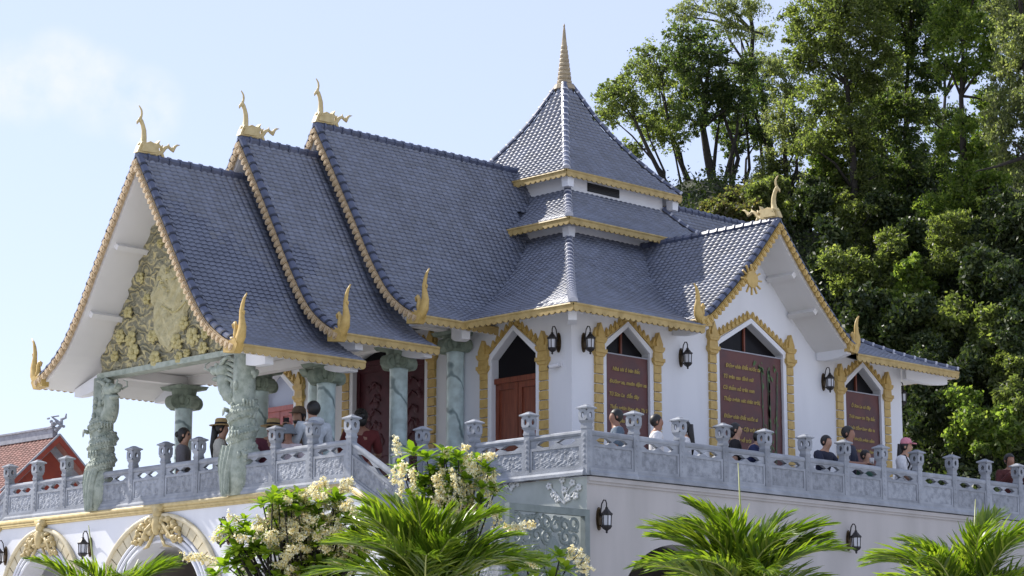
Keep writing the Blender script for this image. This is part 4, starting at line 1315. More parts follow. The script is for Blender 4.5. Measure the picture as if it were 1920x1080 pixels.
# stairs down either end of the porch front
def stair(yt, sg, n=16):
    s = MB()
    for i in range(n):
        y0 = yt + sg * .30 * i; y1 = yt + sg * .30 * (i + 1); z = -.172 * (i + 1)
        s.box(PX + .18, -.05, min(y0, y1), max(y0, y1), GZ, z)
    st = s.build('stair', M['floor'], terrace)
    w = MB()
    L = n * .30
    w.hexa([(PX, yt, GZ), (PX, yt + sg * L, GZ), (PX + .18, yt + sg * L, GZ), (PX + .18, yt, GZ), (PX, yt, -.06), (PX, yt + sg * L, -.06 - .5733 * L), (PX + .18, yt + sg * L, -.06 - .5733 * L), (PX + .18, yt, -.06)])
    w.build('stair_wall', M['white'], terrace)
    t = MB()
    for (r, x, z) in ((.055, PX - .04, -.075), (.038, PX - .025, -.15)):
        t.tube([(x, yt, z), (x, yt + sg * L, z - .5733 * L)], r, 8)
    t.build('stair_gold_edge', M['goldpale'], terrace, smooth=True)
stair(PY0 - .001, -1); stair(PY1 + .001, 1)

# ------------------------------------------------------------------ balustrades
pm = MB(); pm.frustum((0, 0), 0, .88, .078, .076)
pm.frustum((0, 0), .88, .92, .086, .086)
for sx, sy in ((0, -1), (-1, 0), (1, 0), (0, 1)):
    w, d = .046, .080
    if sx == 0: pm.box(-w, w, *sorted((sy * .072, sy * d)), .2, .82)
    else: pm.box(*sorted((sx * .072, sx * d)), -w, w, .2, .82)
for zz in np.linspace(.26, .76, 6):
    for sx, sy in ((0, -1), (-1, 0)): pm.ball((sx * .081, sy * .081, zz), (.028 if sx == 0 else .012, .028 if sy == 0 else .012, .034), 6, 4)
POST_ME = pm.mesh('post', M['stone'])
lm = MB()
lm.frustum((0, 0), .92, .975, .078, .076); lm.frustum((0, 0), .975, 1.03, .076, .106)
lm.frustum((0, 0), 1.235, 1.255, .110, .114)
n = 16
for ang in range(4):
    ca, sa = math.cos(ang * math.pi / 2), math.sin(ang * math.pi / 2)
    rot = lambda u, nn, z: (ca * u + sa * nn, sa * u - ca * nn, z)
    sq = []; ho = []
    for q in range(n):
        th = 2 * math.pi * q / n + math.pi / n
        c_, s_ = math.cos(th), math.sin(th); k = 1 / max(abs(c_), abs(s_))
        sq.append((c_ * k, s_ * k)); ho.append((c_ * .38, s_ * .58))
    zc, hz = 1.1325, .1035
    V = [rot(u * .109, .109, zc + v * hz) for u, v in sq] + [rot(u * .109, .109, zc + v * hz) for u, v in ho] + [rot(u * .109, .082, zc + v * hz) for u, v in ho] + [rot(u * .082, .082, zc + v * hz) for u, v in sq]
    F = []
    for q in range(n):
        p = (q + 1) % n
        F += [(q, p, n + p, n + q), (n + q, n + p, 2 * n + p, 2 * n + q), (2 * n + q, 2 * n + p, 3 * n + p, 3 * n + q)]
    lm.add(V, F)
lm.frustum((0, 0), 1.255, 1.28, .142, .142); lm.frustum((0, 0), 1.28, 1.325, .142, .05); lm.frustum((0, 0), 1.325, 1.34, .06, .03)
LANT_ME = lm.mesh('lantern', M['stone'])
HN = 24
def bay_meshes(L, sl=0.0, seed=0, amp=1.0):
    """local frame: u along the run, -Y outwards, z up; sl = rise per metre along u"""
    sh = lambda x, y, z: (x, y, z + sl * x)
    pl = MB(); pl.box(0, L, -.12, .10, 0, .055); pl.hexa([(0, -.12, .055), (L, -.12, .055), (L, .10, .055), (0, .10, .055), (0, -.09, .10), (L, -.09, .10), (L, .08, .10), (0, .08, .10)]); pl.box(0, L, -.09, .08, .10, .145)
    a, b = .085, L - .085
    p = MB(); p.box(a, b, -.045, .045, .145, .60)
    for (x0, x1, z0, z1) in ((a, a + .055, .145, .60), (b - .055, b, .145, .60), (a + .055, b - .055, .145, .195), (a + .055, b - .055, .55, .60)): p.box(x0, x1, -.066, -.045, z0, z1)
    # band with two lens-shaped holes
    xs = np.linspace(a, b, HN + 1)
    W = b - a
    def hole(x):
        for c in (a + W * .30, a + W * .70):
            t = abs(x - c) / (W * .18)
            if t < 1: return .060 * min(1, (1 - t) * 1.9)
        return 0
    zc = .672
    for x0, x1 in zip(xs[:-1], xs[1:]):
        h0, h1 = hole(x0), hole(x1)
        for sg in (-1, 1):
            e = .60 if sg < 0 else .745
            for y in (-.04, .04):
                p.add([(x0, y, e), (x1, y, e), (x1, y, zc + sg * h1), (x0, y, zc + sg * h0)], [(0, 1, 2, 3)])
            if h0 + h1 > 0: p.add([(x0, -.04, zc + sg * h0), (x1, -.04, zc + sg * h1), (x1, .04, zc + sg * h1), (x0, .04, zc + sg * h0)], [(0, 1, 2, 3)])
    r = MB()
    n = 9
    rl = MB()
    nx, nz = 48, 18
    r2 = random.Random(seed)
    blobs = [(r2.uniform(a + .1, b - .1), r2.uniform(.21, .54), r2.uniform(.02, .05), r2.uniform(.5, 1.8)) for _ in range(60)]
    for i in range(nx + 1):
        for j in range(nz + 1):
            x = a + .055 + (W - .11) * i / nx; z = .195 + .355 * j / nz
            d = 0
            for (bx_, bz, br, bs) in blobs:
                q = ((x - bx_) ** 2 * bs + (z - bz) ** 2 / bs) / br ** 2
                if q < 1: d = max(d, (1 - q) * .6 + .25)
            d += .35 * math.sin(x * 40 + 5 * math.sin(z * 30 + seed)) * math.sin(z * 47 + seed)
            rl.v.append((x, -.047 - .014 * amp * max(d, 0), z))
    for i in range(nx):
        for j in range(nz):
            k = i * (nz + 1) + j
            rl.f.append((k, k + nz + 1, k + nz + 2, k + 1)); rl.m.append(0)
    path = [(0.07, 0, .80), (L - .07, 0, .80)]
    r.tube(path, .062, 10)
    r.box(.07, L - .07, -.035, .035, .745, .77)
    for q in (pl, p, rl, r): q.map(sh)
    return (pl.mesh('plinth', M['stone']), p.mesh('panel', M['stone']), rl.mesh('carved_relief', M['stonedark']), r.mesh('rail', M['stone']))
BAYS = {}
def balustrade(label, p0, direction, us, posts, sl=0.0, group='grey stone balustrades with lantern posts', amp=1.0):
    """p0: start on the ground line, direction: unit 2D along the run; outwards is to the right of the direction when seen from above"""
    t = thing('balustrade', label, 'balustrade', p0, group)
    ang = math.atan2(direction[1], direction[0])
    base = Matrix.Translation(p0) @ Matrix.Rotation(ang, 4, 'Z')
    for i, u in enumerate(us):
        if posts[i]:
            m = base @ Matrix.Translation((u, 0, sl * u))
            po = inst(POST_ME, 'post', m, t)
            WLOC[po.name] = m.to_translation()
            lo = bpy.data.objects.new('lantern', LANT_ME); COL.objects.link(lo); lo.parent = po
    for i in range(len(us) - 1):
        L = us[i + 1] - us[i]
        v = (round(L, 3), round(sl, 3), i % 3)
        if v not in BAYS: BAYS[v] = bay_meshes(L, sl, i % 3 + 1, amp)
        m = base @ Matrix.Translation((us[i], 0, sl * us[i]))
        pl, pa, rl, ra = BAYS[v]
        inst(pl, 'plinth', m, t); po = inst(pa, 'panel', m, t); inst(ra, 'rail', m, t)
        ro = bpy.data.objects.new('carved_relief', rl); COL.objects.link(ro); ro.parent = po
    return t
S1, S2 = 1.3176, 1.5327
balustrade('long right balustrade above the plain side wall, in the shade', (0, 0, 0), (1, 0), [i * S1 for i in range(18)], [True] * 18, amp=.3)
balustrade('short sunlit balustrade between the terrace corner and the porch stairs', (0, 4.5981, 0), (0, -1), [0, S2, 2 * S2, 3 * S2 - .001], [True] * 3 + [False])
SP, CG, Y0 = 1.1786, .2303, 4.2401
ys = [Y0 + SP * i + CG * (.5 if i in (3, 7) else 0) + CG * ((i > 3) + (i > 7)) for i in range(11)]
ys[3] = 7.9; ys[7] = 12.84
us = [ys[10] - y for y in reversed(ys)]
pp = [i not in (3, 7) for i in range(11)][::-1]
balustrade('porch balustrade running between the two dragon columns', (-2.19, ys[10], 0), (0, -1), us, pp)
balustrade('sloping stair balustrade going down from the right end of the porch', (-2.19, Y0, 0), (0, -1), [0, 1.45, 2.9, 4.2], [False, True, True, True], sl=-.5733)
tb = balustrade('sloping stair balustrade going down at the far left end of the porch', (-2.19, ys[10] + 4.2, -.5733 * 4.2), (0, -1), [0, 1.3, 2.75, 4.2], [True, True, True, False], sl=.5733)

# carved stone screen below the corner -----------------------------------------------------------
scr = thing('stone_screen', 'grey-green openwork stone screen in a frame below the terrace corner', 'screen', (-1.1, -.05, GZ))
f = MB()
SX0, SX1, SZ0, SZ1 = -2.16, -.06, -2.75, -.66
f.box(SX0, SX1, -.13, -.01, SZ1 - .13, SZ1); f.box(SX0, SX1, -.13, -.01, SZ0, SZ0 + .13)
f.box(SX0, SX0 + .13, -.13, -.01, SZ0 + .13, SZ1 - .13); f.box(SX1 - .13, SX1, -.13, -.01, SZ0 + .13, SZ1 - .13)
f.box(SX0 - .02, SX1 + .02, -.15, .0, GZ, SZ0)
f.build('frame', M['screen'], scr)
o = MB()
cx, cz = (SX0 + SX1) / 2 + .12, -1.55
o.ball((cx, -.07, cz + .02), (.19, .05, .34), 14, 10)
def ring(x, z, r, t=.035):
    o.tube([(x + r * math.cos(q * math.pi / 8), -.07, z + r * math.sin(q * math.pi / 8)) for q in range(17)], t, 6, cap=False)
r2 = random.Random(5)
grid = [(SX0 + .25 + i * .245, SZ1 - .30 - j * .27) for i in range(7) for j in range(7)]
for (x, z) in grid:
    if ((x - cx) / .27) ** 2 + ((z - cz) / .42) ** 2 < 1: continue
    x += r2.uniform(-.03, .03); z += r2.uniform(-.03, .03)
    ring(x, z, .115, .03)
    pts = []
    for q in range(12):
        s = q / 11; an = s * 5.2 + r2.uniform(0, .1) + x * 9
        pts.append((x + math.cos(an) * .10 * (1 - s * .7), -.08, z + math.sin(an) * .10 * (1 - s * .7)))
    o.tube(pts, .026, 5)
    for q in range(3):
        th = r2.uniform(0, 6.28)
        o.ball((x + math.cos(th) * .14, -.07, z + math.sin(th) * .14), (.05, .035, .035), 6, 4)
o.build('openwork', M['screen'], scr)

# ------------------------------------------------------------------ wall lamps
def make_lamp():
    t = thing('wall_lamp', 'x', 'lamp', (0, 0, 0), 'brass lantern lamps on the walls')
    p = MB()
    o = [(.07 * math.cos(q * math.pi / 8), .22 * math.sin(q * math.pi / 8)) for q in range(16)]
    p.prism(o, lambda u, v, n: (u, -n, v), 0, .025); p.prism([(u * .7, v * .8) for u, v in o], lambda u, v, n: (u, -n, v), .025, .045)
    p.build('back_plate', M['brass'], t)
    a = MB()
    a.tube([(0, -.04, .02), (0, -.065, .17), (0, -.09, .28), (0, -.135, .345), (0, -.185, .335), (0, -.21, .28), (0, -.21, .20)], .013, 7)
    a.tube([(0, -.04, -.12), (0, -.10, -.16), (0, -.17, -.12)], .011, 6)
    a.build('arm', M['iron'], t, smooth=True)
    c = MB(); c.lathe([(.012, .21), (.03, .20), (.03, .175), (.05, .155), (.085, .11), (.118, .085), (.118, .06), (.098, .05)], 6, (0, -.21)); c.build('lamp_cap', M['iron'], t)
    g = MB(); g.lathe([(.088, .05), (.078, -.14)], 6, (0, -.21)); g.build('lamp_glass', M['lampglass'], t)
    f = MB()
    for q in range(6):
        th = 2 * math.pi * q / 6
        f.tube([(.094 * math.cos(th), -.21 + .094 * math.sin(th), .055), (.083 * math.cos(th), -.21 + .083 * math.sin(th), -.145)], .010, 5)
    f.lathe([(.10, -.135), (.102, -.16), (.075, -.20), (.035, -.225), (.018, -.245), (.026, -.265), (.006, -.285)], 6, (0, -.21))
    f.build('cage', M['iron'], t)
    return t
LAMPS = [((4.52, WY, 3.56), 0, 'brass wall lamp on the front wall just right of the temple corner'),
         ((WX, 4.78, 3.56), -90, 'brass wall lamp on the door wall just left of the temple corner'),
         ((7.72, WY, 3.58), 0, 'brass wall lamp between the left banner window and the wide banner window'),
         ((12.95, WY, 3.56), 0, 'brass wall lamp between the wide banner window and the right banner window'),
         ((XR, WY + .10, 3.56), 90, 'brass wall lamp at the far right end of the temple wall'),
         ((.31, 0, -.80), 0, 'brass wall lamp on the lower side wall beside the stone screen'),
         ((7.97, 0, -.80), 0, 'brass wall lamp on the lower side wall between the right palms'),
         ((PX, 8.0, -.78), -90, 'brass wall lamp right of the centre arch, behind cream blossoms'),
         ((PX, 12.98, -.78), -90, 'brass wall lamp between the centre arch and the left arch'),
         ((PX, 16.42, -.80), -90, 'brass wall lamp left of the left arch at the photo edge')]
lamp0 = make_lamp()
for i, (p, a, lb) in enumerate(LAMPS):
    t = lamp0 if i == 0 else copy_tree(lamp0)
    t.location = p; t.rotation_euler = (0, 0, R_(a)); t['label'] = lb

# camera on the wall
cc = thing('security_camera', 'small white security camera on the wall under the corner lamp', 'camera', (WX, 4.72, 3.07))
b = MB(); b.box(WX - .03, WX, 4.67, 4.77, 3.02, 3.14); b.tube([(WX - .03, 4.72, 3.07), (WX - .14, 4.74, 3.03)], .02, 6); b.build('bracket', M['plastic'], cc)
b = MB(); b.tube([(WX - .08, 4.70, 3.06), (WX - .16, 4.92, 3.03)], .045, 8); b.build('body', M['plastic'], cc)
b = MB(); b.tube([(WX - .16, 4.92, 3.03), (WX - .17, 4.95, 3.026)], .035, 8); b.build('lens', M['black'], cc)

# ------------------------------------------------------------------ banners in the windows
def banner(label, c, hw, ztop, zbot, lines, size, step, x0, ztext, paras=None, bamboo=False):
    t = thing('banner', label, 'banner', (c, WY + .05, zbot), 'maroon banners with yellow script')
    m = MB()
    nx, nz = 10, 16
    for i in range(nx + 1):
        for j in range(nz + 1):
            u = -hw + 2 * hw * i / nx; z = zbot + (ztop - zbot) * j / nz
            m.v.append((c + u, WY + .035 + .006 * math.sin(z * 9 + u * 4) + .004 * math.sin(u * 13), z - .015 * math.cos(u / hw * 1.5) * (j == nz)))
    for i in range(nx):
        for j in range(nz):
            k = i * (nz + 1) + j
            m.f.append((k, k + nz + 1, k + nz + 2, k + 1)); m.m.append(0)
    m.build('cloth', M['banner'], t, smooth=True)
    r = MB(); r.tube([(c - hw, WY + .03, ztop + .0), (c + hw, WY + .03, ztop + .0)], .014, 6); r.build('top_rod', M['mortar'], t)
    z = ztext
    for i, ln in enumerate(lines):
        if ln:
            dx = (.10, 0, -.02, .0, .06, .0, .12, .2)[i % 8]
            mt = Matrix(((1, 0, 0, x0 + dx), (0, 0, -1, WY + .015), (0, 1, 0, z), (0, 0, 0, 1)))
            text(ln, size, mt, t, M['bannergold'])
        z -= step if ln else step * .55
    if bamboo:
        bm = MB()
        for (u, w, lean) in ((.62, .035, .03), (.74, .05, -.02), (.86, .03, .05), (.52, .02, -.03)):
            z0 = zbot
            while z0 < ztop - .5 - .4 * abs(u - .7):
                zz = z0 + .27
                bm.add([(c + u + lean * (z0 - zbot) - w, WY + .016, z0), (c + u + lean * (z0 - zbot) + w, WY + .016, z0), (c + u + lean * (zz - zbot) + w * .9, WY + .016, zz), (c + u + lean * (zz - zbot) - w * .9, WY + .016, zz)], [(0, 1, 2, 3)])
                z0 += .285
        bm.build('bamboo_print', M['bamboo'], t)
        lf = MB(); r3 = random.Random(3)
        for _ in range(46):
            u = r3.uniform(.15, 1.0); z0 = r3.uniform(zbot + .8, ztop - .15) if u > .45 else r3.uniform(ztop - .35, ztop - .1)
            a = r3.uniform(-2.6, -.5); l = r3.uniform(.08, .19)
            du, dz = math.cos(a) * l, math.sin(a) * l
            lf.add([(c + u, WY + .012, z0), (c + u + du * .5 - dz * .16, WY + .012, z0 + dz * .5 + du * .16), (c + u + du, WY + .012, z0 + dz), (c + u + du * .5 + dz * .16, WY + .012, z0 + dz * .5 - du * .16)], [(0, 1, 2, 3)])
        lf.build('leaf_print', M['bamboogreen'], t)
banner('narrow maroon banner in the window nearest the temple corner', 5.92, .71, 3.43, .5, ['Nhà tôi ở bên Bắc', 'Đường xa, muôn dặm xa', 'Từ Sơn La  đến đây', 'Thấu nghìn lòng dân Thái', 'Kính yêu về với Bác'], .118, .285, 5.36, 3.06)
banner('wide maroon banner with a bamboo picture in the middle window', 10.20, 1.17, 3.96, .5, ['Đứng nhìn Đất nước ta', 'Từ trên cao đỉnh núi', 'Cờ thắm nở trên non', 'Thắp nghìn nét chân trời,', '', 'Đứng nhìn Đất nước ai', 'Lòng cũng Cội trời đất vui', 'Đường về trời', 'Kính về'], .128, .262, 9.22, 3.55, bamboo=True)
banner('narrow maroon banner in the window at the right end of the wall', 14.51, .72, 3.45, .5, ['Ở Sơn La có đây', 'Trời mang ơn Tây Bắc', 'Ngời đồng lòng dân ta', 'Ơn Người nghìn năm', 'Sáng mãi trong lòng'], .115, .275, 13.97, 3.06)

# ------------------------------------------------------------------ far red hall at the left
hall = thing('red_hall', 'distant red walled hall with a clay tile roof beyond the left end of the porch', 'hall', (27.4, 66, GZ))
HX, HY, HZ, HW, HS = 27.4, 60.0, 8.35, 3.0, .93
hp = lambda d, y, z: (HX + d, y, HZ + z)
b = MB()
b.prism([(-2.6, GZ - HZ), (2.6, GZ - HZ), (2.6, -HS * 2.6 - .2), (0, -.2), (-2.6, -HS * 2.6 - .2)], lambda u, v, t: hp(u, t, v), HY + .7, HY + 16)
b.build('wall', M['redwall'], hall)
b = MB()
for sd in (-1, 1):
    b.hexa([hp(0, HY + .55, -.62), hp(sd * 2.2, HY + .55, -.62 - HS * 2.2), hp(sd * 2.2, HY + .7, -.62 - HS * 2.2), hp(0, HY + .7, -.62), hp(0, HY + .55, -.22), hp(sd * 2.6, HY + .55, -.22 - HS * 2.6), hp(sd * 2.6, HY + .7, -.22 - HS * 2.6), hp(0, HY + .7, -.22)])
b.build('gable_border', M['greystone'], hall)
for sd in (-1, 1):
    b = MB()
    b.hexa([hp(0, HY, -.22), hp(sd * HW, HY, -.22 - HS * HW), hp(sd * HW, HY + 16.5, -.22 - HS * HW), hp(0, HY + 16.5, -.22), hp(0, HY, -.05), hp(sd * HW, HY, -.05 - HS * HW), hp(sd * HW, HY + 16.5, -.05 - HS * HW), hp(0, HY + 16.5, -.05)])
    rf = b.build('roof', M['redtile'], hall)
    t = MB()
    for j in range(24):
        for i in range(50):
            d0, d1 = HW * j / 24, HW * (j + 1) / 24 + .02
            y0 = HY + .1 + i * .33
            t.add([hp(sd * d0, y0, -.04 - HS * d0), hp(sd * d1, y0, -.0 - HS * d1), hp(sd * d1, y0 + .16, .05 - HS * d1), hp(sd * d0, y0 + .16, .01 - HS * d0), hp(sd * d1, y0 + .32, -.0 - HS * d1), hp(sd * d0, y0 + .32, -.04 - HS * d0)], [(0, 1, 2, 3), (3, 2, 4, 5)])
    tag(t.build('roof_tiles', M['redtile'], rf), kind='stuff')
    b = MB()
    b.hexa([hp(sd * .0, HY - .1, -.28), hp(sd * HW, HY - .1, -.3 - HS * HW), hp(sd * HW, HY, -.3 - HS * HW), hp(0, HY, -.28), hp(0, HY - .1, .06), hp(sd * HW, HY - .1, .02 - HS * HW), hp(sd * HW, HY, .02 - HS * HW), hp(0, HY, .06)])
    b.build('bargeboard', M['redwall'], hall)
    b = MB(); b.tube([hp(0, HY - .08, .08), hp(sd * HW, HY - .08, .05 - HS * HW)], .05, 6); b.build('verge_tile', M['greystone'], hall)
b = MB(); b.box(HX - .14, HX + .14, HY + .3, HY + 16.5, HZ - .05, HZ + .38); b.box(HX - .2, HX + .2, HY + .3, HY + 16.5, HZ + .38, HZ + .46); b.build('ridge', M['greystone'], hall)
b = MB()
r4 = random.Random(9)
b.tube([hp(0, HY + 1.0, .45), hp(0, HY + .5, .7), hp(.1, HY + .3, 1.0), hp(-.1, HY + .5, 1.25), hp(.15, HY + .2, 1.3)], [.14, .13, .11, .1, .05], 7)
b.tube([hp(.0, HY + .3, .3), hp(.25, HY + .1, .7), hp(.35, HY + .2, 1.1), hp(.55, HY + .1, 1.2), hp(.5, HY, 1.45)], [.12, .11, .1, .08, .03], 7)
for _ in range(16): b.ball(hp(r4.uniform(-.4, .5), HY + r4.uniform(0, 1), r4.uniform(.3, 1.2)), r4.uniform(.06, .13), 6, 4)
b.map(lambda x, y, z: (HX + (x - HX) * .75, y, HZ + (z - HZ) * .75))
b.build('ridge_ornament', M['greystone'], hall)

# ------------------------------------------------------------------ people
def ray_to(px, py, axis, val):
    d = RT * (px - 960) / FPX - UPV * (py - 540) / FPX + FW
    i = 'xy'.index(axis); t = (val - CAMP[i]) / d[i]
    return CAMP + d * t

def skin_mesh(name, joints, edges, roots, m, parent, h, sub=1):
    me = bpy.data.meshes.new(name)
    me.from_pydata([j[0] for j in joints], edges, [])
    me.materials.append(m)
    o = bpy.data.objects.new(name, me); COL.objects.link(o); o.parent = parent
    o.modifiers.new('skin', 'SKIN')
    sv = me.skin_vertices[0].data
    for i, j in enumerate(joints):
        r = j[1]
        sv[i].radius = r if hasattr(r, '__len__') else (r, r)
        sv[i].use_root = i in roots
    o.modifiers['skin'].use_smooth_shade = True
    s = o.modifiers.new('smooth', 'SUBSURF'); s.levels = sub; s.render_levels = sub
    return o

def person(label, pos, h, face, pose='down', shirt='cloth_white', legs='cloth_black', skin='skin', hair='short', hat=None, lean=0.0, sleeves=True, extras=(), head_turn=0):
    """face: world angle (degrees) the person looks along, 0 = +X, 90 = +Y"""
    t = thing('person', label, 'person', (0, 0, 0), 'visitors on the terrace')
    la = R_(lean)
    def B(x, y, z):
        if z > .52:
            dz = z - .52
            y, z = y * math.cos(la) - dz * math.sin(la), .52 + dz * math.cos(la) + y * math.sin(la)
        return (x * h, y * h, z * h)
    arms = {'down': ((.145, .01, .64), (.15, -.03, .50), (.15, -.045, .455)),
            'folded': ((.15, -.02, .645), (.01, -.125, .655), (-.04, -.12, .67)),
            'rail': ((.165, -.09, .70), (.07, -.19, .715), (.0, -.215, .715)),
            'lower': ((.15, -.06, .65), (.12, -.20, .56), (.11, -.25, .54)),
            'phone': ((.15, -.06, .66), (.05, -.16, .80), (.03, -.17, .84)),
            'hold': ((.15, -.03, .645), (.08, -.15, .64), (.05, -.18, .65))}
    J = [(B(0, 0, .52), (.085 * h, .07 * h)), (B(0, .0, .61), (.078 * h, .062 * h)), (B(0, .0, .71), (.088 * h, .068 * h)), (B(0, .005, .79), (.062 * h, .055 * h)), (B(0, -.002, .842), .031 * h),
         (B(0, -.016, .878), .036 * h), (B(0, -.014, .92), .046 * h), (B(0, -.006, .958), .044 * h), (B(0, .0, .984), .027 * h)]
    E = [(0, 1), (1, 2), (2, 3), (3, 4), (4, 5), (5, 6), (6, 7), (7, 8)]
    J.append((B(0, -.066, .912), .007 * h)); E.append((6, 9))
    roots = {0}
    SH = [(J[0][0], (.092 * h, .078 * h)), (J[1][0], (.086 * h, .070 * h)), (J[2][0], (.096 * h, .075 * h)), (J[3][0], (.070 * h, .062 * h)), (B(0, -.001, .825), .036 * h)]
    SE = [(0, 1), (1, 2), (2, 3), (3, 4)]
    TR = [(B(0, 0, .55), (.088 * h, .074 * h)), (B(0, 0, .50), (.09 * h, .078 * h))]; TE = [(0, 1)]
    fing = []
    for sx in (-1, 1):
        e, w, hnd = arms[pose]
        k = len(J)
        J += [(B(sx * .105, .005, .795), .042 * h), (B(sx * e[0], e[1], e[2]), .029 * h), (B(sx * w[0], w[1], w[2] + (.02 if sx > 0 and pose in ('folded', 'rail') else 0)), .019 * h), (B(sx * hnd[0], hnd[1], hnd[2] + (.02 if sx > 0 and pose in ('folded', 'rail') else 0)), .021 * h)]
        E += [(3, k), (k, k + 1), (k + 1, k + 2), (k + 2, k + 3)]
        q = len(SH)
        a0, a1, a2 = Vector(J[k][0]), Vector(J[k + 1][0]), Vector(J[k + 2][0])
        SH += [(tuple(a0), .050 * h), (tuple(a0.lerp(a1, .75 if not sleeves else 1)), .040 * h)]
        SE += [(3, q), (q, q + 1)]
        if sleeves == 'long':
            SH.append((tuple(a1.lerp(a2, .92)), .028 * h)); SE.append((q + 1, q + 2))
        d = (Vector(J[k + 3][0]) - a2).normalized(); side = d.cross(Vector((0, 0, 1)))
        side = side.normalized() if side.length > .1 else Vector((1, 0, 0))
        hc = Vector(J[k + 3][0])
        for f_ in range(5):
            if f_ < 4:
                o_ = side * ((f_ - 1.5) * .011 * h); L_ = (.034, .042, .044, .038)[f_] * h; dd = (d + Vector((0, 0, -.25))).normalized()
            else:
                o_ = side * (-.018 * h); L_ = .028 * h; dd = (d - side * .9).normalized()
            fing.append((hc + o_ * .8, hc + o_ + dd * L_ * .6, hc + o_ + (dd + Vector((0, 0, -.35))).normalized() * L_))
        k = len(J)
        J += [(B(sx * .055, 0, .485), .060 * h), (B(sx * .06, -.012, .28), .040 * h), (B(sx * .062, .012, .055), .026 * h), (B(sx * .068, -.075, .022), .024 * h)]
        E += [(0, k), (k, k + 1), (k + 1, k + 2), (k + 2, k + 3)]
        q = len(TR)
        TR += [(J[k][0], .070 * h), (J[k + 1][0], .050 * h), (B(sx * .062, .01, .06), .042 * h)]
        TE += [(1, q), (q, q + 1), (q + 1, q + 2)]
    for a, b_, c in fing:
        k = len(J); J += [(tuple(a), .0075 * h), (tuple(b_), .007 * h), (tuple(c), .0055 * h)]; E += [(k, k + 1), (k + 1, k + 2)]; roots.add(k)
    skin_mesh('body', J, E, roots, M[skin], t, h, 1)
    skin_mesh('shirt', SH, SE, {0}, M[shirt], t, h, 1)
    skin_mesh('trousers', TR, TE, {1}, M[legs], t, h, 1)
    hc = Vector(B(0, -.006, .93))
    def child(mb, nm, m):
        me = mb.mesh(nm, m, True); o = bpy.data.objects.new(nm, me); COL.objects.link(o); o.parent = t; return o
    fc = MB()
    for sx in (-1, 1): fc.ball((hc.x + sx * .018 * h, hc.y - .041 * h, hc.z - .006 * h), (.008 * h, .005 * h, .005 * h), 6, 4)
    child(fc, 'eyes', M['hair'])
    fc = MB(); fc.ball((hc.x, hc.y - .042 * h, hc.z - .042 * h), (.014 * h, .006 * h, .004 * h), 6, 4); child(fc, 'mouth', M['cloth_darkred'])
    fc = MB()
    for sx in (-1, 1): fc.ball((hc.x + sx * .047 * h, hc.y + .004 * h, hc.z - .012 * h), (.008 * h, .012 * h, .016 * h), 6, 4)
    child(fc, 'ears', M[skin])
    hr = MB()
    def shape(x, y, z):
        if y < hc.y - .016 * h and z < hc.z + .026 * h:
            z = hc.z + .026 * h; y = max(y, hc.y - .050 * h)
        return (x, y, z)
    hr.ball((hc.x, hc.y + .008 * h, hc.z + .006 * h), (.054 * h, .057 * h, .060 * h), 16, 12, fn=shape)
    if hair == 'long':
        hr.tube([(hc.x, hc.y + .05 * h, hc.z + .02 * h), (hc.x, hc.y + .062 * h, hc.z - .06 * h), (hc.x, hc.y + .075 * h, hc.z - .16 * h), (hc.x, hc.y + .07 * h, hc.z - .27 * h)], [.035 * h, .03 * h, .026 * h, .010 * h], 8)
    if hair == 'bun':
        hr.ball((hc.x, hc.y + .06 * h, hc.z + .0 * h), .03 * h, 8, 6); hr.ball((hc.x, hc.y + .03 * h, hc.z - .03 * h), (.045 * h, .035 * h, .05 * h), 8, 6)
    child(hr, 'hair', M['hair'])
    if hat:
        kind, hm = hat
        hb = MB()
        if kind == 'brim':
            hb.lathe([(.105, .022), (.108, .026), (.057, .034), (.055, .075), (.045, .086), (.005, .088)], 18, (0, 0))
        elif kind == 'bucket':
            hb.lathe([(.088, -.012), (.09, -.008), (.06, .03), (.054, .075), (.04, .084), (.004, .086)], 16, (0, 0))
        else:
            hb.lathe([(.056, .018), (.057, .03), (.052, .055), (.036, .076), (.005, .084)], 16, (0, 0))
            hb.prism([(-.042, -.045), (.042, -.045), (.036, -.092), (0, -.104), (-.036, -.092)], lambda u, v, q: (u, v, .022 + q + (v + .045) * .12), 0, .008)
        hb.map(lambda x, y, z: (hc.x + x * h, hc.y + .004 * h + y * h, hc.z + z * h))
        child(hb, 'hat', M[hm])
        if kind == 'brim':
            hb = MB(); hb.lathe([(.0585, .036), (.0578, .05)], 18, (0, 0)); hb.map(lambda x, y, z: (hc.x + x * h, hc.y + .004 * h + y * h, hc.z + z * h)); child(hb, 'hat_band', M['cloth_black'])
